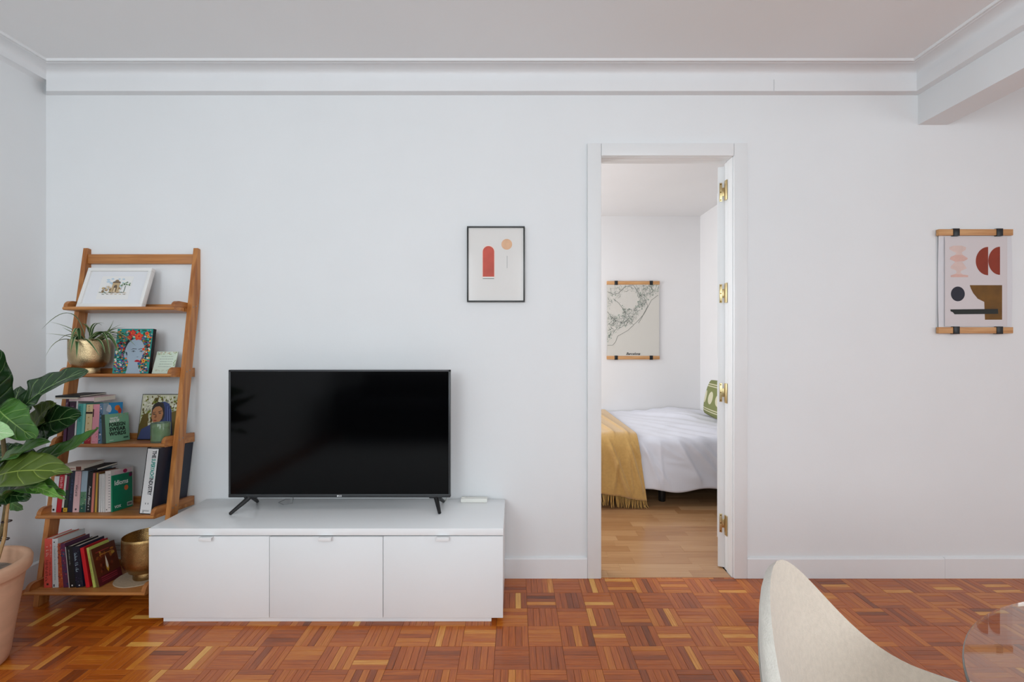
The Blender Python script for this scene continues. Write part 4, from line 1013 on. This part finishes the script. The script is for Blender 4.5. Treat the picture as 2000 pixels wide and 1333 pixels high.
for x,z,s_,c in ((-.01,.193,.014,'#c41f2e'),(.021,.176,.018,'#d9412f'),(-.022,.171,.012,'#c41f2e'),(.058,.19,.009,'#e06a2a'),(.066,.175,.007,'#e0a832'),(.05,.115,.007,'#e06a2a'),(.056,.06,.009,'#e0a832')):
    mb.poly([(x+s_*(1+.18*math.sin(5*a))*math.cos(a),z+s_*(1+.18*math.sin(5*a))*math.sin(a)) for a in [2*pi*i/24 for i in range(24)]],CI(c),L2(9)); mb.ell(x,z,s_*.6,s_*.55,CI('#e06a2a' if c!='#e06a2a' else '#d9412f'),M=L2(10),n=9); mb.ell(x+s_*.05,z,s_*.35,s_*.33,CI('#c41f2e'),M=L2(11),n=8)
mb.build('painting',[ink(c) for c in cols],t,smooth=0)
t,W=leaner('quote_card','small pale green card with lines of writing, right end of the fourth shelf','card',2,296,334,2.215,.1,19,.006)
W=.100; t.location.x=(296-PX)*2.215/F+W/2
mb=MB(); mb.box(-W/2,W/2,0,.005,0,.108,bev=.0006); mb.build('board',ink('#cfdccb'),t)
mb=MB(); r=random.Random(31); cc=['#8d9a8f','#b9c29a','#c7a58e','#9db583']
for i in range(34): mb.ell(r.uniform(-.045,.045),.1+r.uniform(-.008,.005),.003,.0016,1+i%3,M=L2(1+i%3),n=7)
for rr in range(5):
    x=-.03+(r.random()*.008)
    while x<.034: wl=r.uniform(.003,.009); mb.poly([(x,.082-rr*.0125),(x+wl,.082-rr*.0125),(x+wl,.0842-rr*.0125),(x,.0842-rr*.0125)],0,L2(1)); x+=wl+.0022
for i in range(16): mb.ell(r.uniform(-.045,.045),r.uniform(.008,.02),.003,.001,1+i%3,M=L2(1),n=7)
for i in range(5): mb.ell(.044+r.uniform(-.003,.003),.04+i*.006,.003,.003,3,M=L2(1),n=7)
mb.build('card_print',[ink(c) for c in cc],t,smooth=0)

# ---- portrait with blue headscarf, candle
t,W=leaner('portrait_card','square portrait of a dark haired woman in a blue headscarf on the middle shelf','picture',3,267,338,2.262,.2,9.5,.012)
W=.182; t.location.x=(267-PX)*2.262/F+W/2; H=.218
mb=MB(); mb.box(-W/2,W/2,0,.014,0,H,bev=.001); mb.build('panel',mat('panel_black','#17171b',.5),t)
mb=MB(); cols=['#cfd0b4','#7d8430','#b98058','#35302e','#4a5482','#2c3360','#6b5a2a','#e4e2d0','#8e5a3c','#9a3f38','#3e4a78','#5d6a9c']; CI=cols.index
b=.0035; mb.poly([(-W/2+b,b),(W/2-b,b),(W/2-b,H-b),(-W/2+b,H-b)],0,L2(0))
r=random.Random(44)
for i in range(420):
    x=r.uniform(-W/2+.012,W/2-.012); z=r.uniform(.06,H-.012); mb.poly([(x+q_*r.uniform(.5,1.2)*math.cos(2*pi*k_/7),z+q_*r.uniform(.8,1.6)*math.sin(2*pi*k_/7)) for q_ in [r.uniform(.003,.007)] for k_ in range(7)],CI(r.choice(['#7d8430','#e4e2d0','#e4e2d0','#cfd0b4','#7d8430','#6b5a2a'])),L2(1+i%3))
mb.poly([(-W/2+b,b),(-W/2+b,.07),(-.075,.12),(-.05,.128),(-.045,.05),(-.05,b)],CI('#6b5a2a'),L2(5)); mb.poly([(W/2-b,b),(W/2-b,.14),(.06,.13),(.05,.05),(.05,b)],CI('#6b5a2a'),L2(5))
mb.poly([(-W/2+b,b),(-.075,.05),(-.03,.075),(-.01,.06),(0,b)],CI('#4a5482'),L2(6))
mb.poly([(-.01,.165),(.0,.178),(.02,.182),(.045,.172),(.06,.14),(.066,.09),(.075,.04),(.08,b),(-.03,b),(-.01,.06)],CI('#3e4a78'),L2(6))
for q_ in range(5): mb.poly([(.030+q_*.006,.165-q_*.006),(.033+q_*.006,.165-q_*.006),(.050+q_*.006,.03),(.046+q_*.006,.03)],CI('#5d6a9c' if q_%2 else '#2c3360'),L2(7))
mb.poly([(-.035,.148),(-.028,.168),(-.008,.180),(.016,.176),(.026,.150),(.030,.11),(.022,.09),(-.034,.09)],CI('#35302e'),L2(8))
mb.poly([(-.030,.142),(-.018,.156),(-.0,.160),(.014,.15),(.022,.125),(.018,.10),(.004,.078),(-.010,.072),(-.022,.080),(-.033,.105)],CI('#b98058'),L2(9))
mb.poly([(-.030,.128),(-.014,.133),(-.014,.1305),(-.029,.1255)],CI('#35302e'),L2(10)); mb.poly([(-.003,.133),(.014,.139),(.015,.136),(-.002,.130)],CI('#35302e'),L2(10))
for ex,ez in ((-.021,.121),(.006,.126)): mb.ell(ex,ez,.0065,.0026,CI('#35302e'),M=L2(10),n=10)
mb.poly([(-.012,.125),(-.007,.11),(-.011,.102),(-.020,.104)],CI('#8e5a3c'),L2(10)); mb.ell(-.013,.091,.008,.0032,CI('#9a3f38'),M=L2(10),n=10)
mb.build('portrait_print',[ink(c) for c in cols],t,smooth=0)
yc=2.185-D; xc=(314-PX)*2.185/F
cd=thing('candle','green glass jar candle standing in front of the headscarf portrait','candle',(xc,yc,surf(3,yc)+.001))
mb=MB(); R_=.0385; mb.lathe([(0,0),(R_*.97,0),(R_,.004),(R_,.088),(R_*.985,.0895),(R_*.96,.088),(R_*.955,.009),(0,.008)],48)
mb.build('jar',mat('green_glass','#b9d2b2',.08,spec=.5,trans=.8,ior=1.4),cd,smooth=60)
mb=MB(); mb.lathe([(0,.0095),(R_*.94,.0095),(R_*.94,.072),(R_*.5,.0705),(0,.070)],40); mb.tube([(0,0,.070),(0,0,.080)],.001,6,1)
mb.build('wax',[mat('green_wax','#a3c29c',.5),BLACKP],cd)

# ---- coaster and larger gold pot on the lowest shelf
yq=2.140-D; xq=(285-PX)*2.14/F
yq=2.150-D; xq=-1.664
mb=MB(); mb.lathe([(0,0),(.098,0),(.1,.002),(.098,.004),(0,.004)],48,M=Matrix.Translation((-1.700,yq,surf(5,yq-.09)+.0005))); mb.build('round_mat',mat('mat_beige','#b9a58c',.85,bump=.5,bscale=300,noise=.1,nscale=100),label='round beige mat under the larger gold pot on the lowest shelf',cat='mat')
gp2=gold_pot('larger dark hammered gold pot on the lowest shelf, half behind the bench',xq-.013,yq,surf(5,yq-.09)+.005,.090,.190,.050,mat('hammered_bronze_gold','#a8895a',.27,metal=1,bump=.6,bscale=330,noise=.15,nscale=40))  # darker copy of the gold: the low shelf's shade put into its colour

# pipes on the wall behind the lowest shelf
mb=MB()
for i,zc in enumerate((.172,.150)):
    mb.tube([(XL+.02,-.022,zc),(-1.3,-.022,zc)],.0075,10)
mb.build('heating_pipes',mat('pipe_grey','#a9a9a6',.5),kind='structure')

# ------------------------------------------------------------ fiddle leaf fig in terracotta pot
pcx,pcy,prz=-1.965,-.667,.37
pot=thing('terracotta_pot','large terracotta planter with a thick rim standing in the left corner','pot',(pcx,pcy,0))
R_=.215
mb=MB(); prof=[(0,0),(.112,0),(.122,.006),(.128,.03),(.138,.11),(.151,.2),(.165,.30),(.168,.314),(.176,.319),(.183,.327),(.185,.358),(.181,.367),(.174,.370),(.163,.368),(.158,.360),(.155,.32),(.150,.28),(0,.28)]
mb.lathe(prof,72)
TER=mat('terracotta','#d6a98b',.85,noise=.09,nscale=7,bump=.5,bscale=28,stretch=(1,1,3))
mb.build('pot_wall',TER,pot,smooth=50)
mb=MB(); mb.grid(lambda u,v: Vector(((.152*u)*math.cos(v*2*pi),(.152*u)*math.sin(v*2*pi),.312+.004*math.sin(u*14+v*20))),8,32); mb.build('soil',mat('soil_grey','#8a8178',.95,noise=.25,nscale=60,bump=1,bscale=90),pot,smooth=180)
def leaf_mat(name,top,vein,rough=.28):
    m=bpy.data.materials.new(name); m.use_nodes=True; N=m.node_tree.nodes; L=m.node_tree.links; b=N['Principled BSDF']
    uv=N.new('ShaderNodeUVMap'); sp=N.new('ShaderNodeSeparateXYZ'); L.new(uv.outputs[0],sp.inputs[0])
    def mt(op,a,b2=None,c=None):
        n=N.new('ShaderNodeMath'); n.operation=op
        for i,x in enumerate((a,b2,c)):
            if x is None: continue
            if isinstance(x,(int,float)): n.inputs[i].default_value=x
            else: L.new(x,n.inputs[i])
        return n.outputs[0]
    U,V=sp.outputs[0],sp.outputs[1]
    av=mt('ABSOLUTE',mt('SUBTRACT',V,.5))
    mid=mt('LESS_THAN',av,.014)
    fr=mt('ABSOLUTE',mt('SUBTRACT',mt('FRACT',mt('SUBTRACT',mt('MULTIPLY',U,6.5),mt('MULTIPLY',av,2.6))),.5))
    side=mt('MULTIPLY',mt('LESS_THAN',fr,.035),mt('LESS_THAN',av,.44))
    vf=mt('MULTIPLY_ADD',side,.55,mid)
    no=N.new('ShaderNodeTexNoise'); no.inputs['Scale'].default_value=14
    tc=N.new('ShaderNodeTexCoord'); L.new(tc.outputs['Object'],no.inputs['Vector'])
    m1=N.new('ShaderNodeMix'); m1.data_type='RGBA'; c=srgb(top); m1.inputs[6].default_value=tuple(x*.65 for x in c[:3])+(1,); m1.inputs[7].default_value=tuple(x*1.45 for x in c[:3])+(1,)
    L.new(no.outputs[0],m1.inputs[0])
    mx=N.new('ShaderNodeMix'); mx.data_type='RGBA'; L.new(m1.outputs[2],mx.inputs[6]); mx.inputs[7].default_value=srgb(vein)
    cl=mt('MINIMUM',vf,1); L.new(cl,mx.inputs[0]); L.new(mx.outputs[2],b.inputs['Base Color'])
    b.inputs['Roughness'].default_value=rough; b.inputs['Specular IOR Level'].default_value=.5
    hb=mt('ADD',mt('MULTIPLY',mt('SMOOTH_MIN',fr,.16,.1),4),mt('MULTIPLY',no.outputs[0],.5))
    bp=N.new('ShaderNodeBump'); bp.inputs['Strength'].default_value=.5; bp.inputs['Distance'].default_value=.004; L.new(hb,bp.inputs['Height']); L.new(bp.outputs[0],b.inputs['Normal'])
    return m
LM={'dark':leaf_mat('leaf_dark','#1d3a1b','#7f9a62',.24),'mid':leaf_mat('leaf_green','#3c6a24','#8db05e',.33),'light':leaf_mat('leaf_light','#5d8a35','#b6cf86',.4),'olive':leaf_mat('leaf_olive','#4c5f20','#93a34c',.4),'pale':leaf_mat('leaf_pale','#9cc489','#d4e4c0',.45)}
fig=thing('fiddle_leaf_fig','fiddle leaf fig with large glossy wavy leaves in the terracotta pot','plant',(pcx,pcy,.32))
mb=MB()
_t=[Vector((pcx+.02,pcy,.31)),P(4,1040,1.82),P(14,985,1.84),P(8,900,1.84),P(-10,820,1.83),P(-20,740,1.83)]
mb.tube([Vector((pcx+.04,pcy+.03,.30)),P(6,1030,1.80),P(15,960,1.83),P(6,860,1.83),P(-12,780,1.83),P(-14,700,1.83)],[.009,.0085,.008,.007,.006,.004],10)
mb.build('trunk',mat('bark','#6b5b3c',.8,noise=.2,nscale=60,bump=.5),fig,world=True)
mb=MB(); mb.tube([Vector((pcx+.09,pcy+.02,.30)),P(9,1050,1.78),P(18,960,1.81),P(24,900,1.82)],[.006]*4,8); 
mb.build('stake',mat('bamboo','#b08a5c',.6,noise=.15,nscale=40),fig,world=True)
mb=MB()
for (px,py) in ((13,1019),(8,1054)):
    p=P(px,py,1.80); mb.tube([p+Vector((.014*math.cos(a),.014*math.sin(a),0)) for a in [2*pi*i/10 for i in range(11)]],.0022,6)
mb.tube([P(8,1054,1.79),P(16,1055,1.785)],.0015,6)
mb.build('tie',mat('tie_dark','#3a2a2a',.6),fig,world=True)
def fig_leaf(b,t,wd,m,up,curl=0,bend=0,wave=.006,seed=0,fold=.18,prof=.62):
    """b, t: base and tip; up: rough upward normal of the blade; bend: arch along its length"""
    b=P(*b); t=P(*t)
    ax=t-b; L=ax.length; ex=ax.normalized(); up=Vector(up); ny=ex.cross(up).normalized(); nz=ny.cross(ex)
    r=random.Random(seed); p1,p2=r.uniform(0,6),r.uniform(0,6)
    def f(u,v):
        s_=v*2-1
        w_=wd*(math.sin(pi*min(1,u**prof*.985+.015))**.62)*(1-.16*math.exp(-((u-.3)/.14)**2))*(1 if u<.999 else .02)+.0006
        x=u*L; y_=s_*w_
        z=bend*L*4*u*(1-u)+fold*abs(s_)*w_-curl*L*u*u
        z+=wave*abs(s_)**1.6*(math.sin(u*17+p1+(2 if s_>0 else 0))+.6*math.sin(u*31+p2))
        y_+=wave*.5*math.sin(u*22+p2)*s_*abs(s_)
        return b+ex*x+ny*y_+nz*z
    mb=MB(); mb.grid(f,34,14); o=mb.build('leaf',LM[m],fig,world=True,smooth=180)
    md=o.modifiers.new('thick','SOLIDIFY'); md.thickness=.0007
    return o
fig_leaf((-14,850,1.82),(-2,683,1.74),.052,'dark',(.75,-.65,.1),bend=-.03,seed=1)                   # A upright at the frame edge
fig_leaf((26,832,1.80),(170,724,1.70),.068,'dark',(-.38,-.84,.42),bend=.09,wave=.007,seed=2,fold=.3)    # B long dark one up to the right
fig_leaf((20,850,1.90),(40,755,1.98),.075,'dark',(.1,-.9,.3),bend=.05,seed=3)                      # C behind
fig_leaf((24,828,1.95),(72,764,2.0),.045,'mid',(0,-.8,.5),bend=.05,seed=13)
fig_leaf((-2,800,1.74),(68,858,1.60),.070,'mid',(.15,-.82,.55),bend=.10,seed=4,fold=.1)               # D
fig_leaf((-42,842,1.60),(27,848,1.52),.044,'pale',(.1,-.90,.3),bend=.05,wave=.002,seed=5,fold=.05)  # E bright small round
fig_leaf((62,838,1.88),(104,786,1.80),.050,'olive',(0,-.9,.3),bend=.03,seed=6)                     # F yellow-green
fig_leaf((68,842,1.90),(160,812,1.80),.082,'dark',(-.1,-.95,.3),bend=.10,seed=7,fold=.12)            # G round dark
fig_leaf((60,858,1.86),(112,840,1.80),.055,'dark',(-.1,-.9,.45),bend=.05,seed=8)
fig_leaf((42,905,1.80),(193,836,1.66),.040,'mid',(-.3,-.72,.6),bend=-.07,wave=.004,seed=9,fold=.5) # H long narrow
fig_leaf((-20,925,1.74),(100,864,1.66),.062,'mid',(-.2,-.55,.85),bend=.05,seed=10,fold=.25)             # I
fig_leaf((-24,946,1.70),(143,924,1.60),.082,'olive',(0,-.72,.68),bend=.12,wave=.008,seed=11,fold=.15)   # J
fig_leaf((4,985,1.74),(122,960,1.62),.050,'mid',(-.1,-.35,.95),bend=.14,curl=.05,seed=12,fold=.25)     # K
fig_leaf((60,952,1.68),(124,975,1.60),.018,'light',(.2,-.7,.7),bend=.12,seed=14,fold=.2)
fig_leaf((-10,965,1.78),(58,972,1.72),.042,'dark',(0,-.85,.5),bend=.04,seed=15)
fig_leaf((12,975,1.88),(46,996,1.86),.024,'mid',(0,-1,.1),bend=.03,seed=16,wave=.002)
fig_leaf((-30,900,1.86),(70,884,1.82),.055,'dark',(0,-.9,.4),bend=.04,seed=17)
fig_leaf((-30,800,1.70),(-70,690,1.66),.05,'dark',(.3,-.8,.5),bend=.04,seed=18)
fig_leaf((-30,880,1.70),(-120,840,1.55),.05,'mid',(.3,-.8,.5),bend=.04,seed=19)

CHLOC,CHROT=(.678,.552-D,0),math.radians(-48)
# ------------------------------------------------------------ upholstered shell chair
CH=thing('shell_chair','cream upholstered shell chair with a pointed back beside the glass table','chair',CHLOC,(0,0,CHROT))
FAB=mat('cream_boucle','#dacdbd',.95,noise=.05,nscale=120,bump=.6,bscale=420,sheen=.3)
FABW=mat('cream_edge','#e0dacf',.95,noise=.04,nscale=120,bump=.5,bscale=420,sheen=.3)
def shell(u,s_,outer=0):
    # u -1..1 round the back (0 = middle of the back), s_ 0 seat centre .. 1 rim
    a=u*math.radians(118)
    top=.545+.225*math.exp(-(abs(a)/math.radians(31))**1.9)+.02*math.cos(a)
    top-=.04*max(0,abs(a)-math.radians(70))
    k=s_
    if k<.4: q=k/.4; r=.215*q; z=.412+.006*q*q
    else:
        q=(k-.4)/.6
        zz=.418+(top-.418)*q**1.15
        hgt=(zz-.418)
        r=.215+.055*min(1,q*2.4)**.7+hgt*.20
        z=zz
    if outer:
        t=.028*math.sqrt(max(0,1-max(0,(s_-.88)/.12)**2)) if s_>.88 else .028
        if k<.4: z-=t*1.1
        else: r+=t; z-=0 if q>.25 else t*(1-q/.25)
    sq=1+.04*math.sin(a)**2
    return Vector((-r*math.cos(a),r*math.sin(a)*sq,z))
mb=MB(); mb.grid(lambda u,v: shell(u*2-1,v),72,30); mb.build('inner_cover',FAB,CH,smooth=180)
mb=MB(); mb.grid(lambda u,v: shell(u*2-1,v,1),72,60); mb.build('outer_cover',FABW,CH,smooth=180)
mb=MB(); mb.tube([shell((i/70)*2-1,.90,1)+Vector((-math.cos(((i/70)*2-1)*2.06)*.001,math.sin(((i/70)*2-1)*2.06)*.001,0)) for i in range(71)],.0016,6); mb.build('seam',mat('seam_grey','#a8a197',.9),CH,smooth=180)
for sx,sy in ((1,1),(1,-1),(-1,1),(-1,-1)):
    mb=MB(); mb.tube([(sx*.10,sy*.10,.388),(sx*.22,sy*.21,0)],[.014,.009],12); mb.build('leg',mat('beech','#c49a68',.5),CH)
mb=MB(); mb.lathe([(0,.37),(.15,.37),(.15,.383),(0,.383)],32); mb.build('seat_plate',BLACKP,CH)
# ------------------------------------------------------------ round glass table
tb=thing('glass_table','round clear glass dining table with a grey polished edge at the lower right','table',(1.071,.3832-D,0))
zt=.68; Rr=.5143
GL=bpy.data.materials.new('table_glass'); GL.use_nodes=True; b=GL.node_tree.nodes['Principled BSDF']
b.inputs['Base Color'].default_value=(.86,.90,.86,1); b.inputs['Transmission Weight'].default_value=1; b.inputs['Roughness'].default_value=0; b.inputs['IOR'].default_value=1.5
mb=MB(); mb.lathe([(0,zt-.012),(Rr-.0015,zt-.012),(Rr-.0015,zt),(0,zt)],128); mb.build('glass_top',GL,tb,smooth=30)
mb=MB(); mb.lathe([(Rr-.0013,zt-.0118),(Rr,zt-.010),(Rr+.0006,zt-.006),(Rr,zt-.002),(Rr-.0013,zt-.0002)],128); mb.build('polished_edge',mat('glass_edge','#5f6a68',.2,spec=.6),tb,smooth=60)
for i in range(4):
    a=pi/4+i*pi/2; mb=MB(); mb.tube([(.04*math.cos(a),.04*math.sin(a),zt-.014),(.23*math.cos(a),.23*math.sin(a),0)],[.016,.012],12); mb.build('leg',mat('beech','#c49a68',.5),tb)
mb=MB(); mb.lathe([(0,zt-.03),(.09,zt-.03),(.09,zt-.0125),(0,zt-.0125)],32); mb.build('hub',BLACKP,tb)
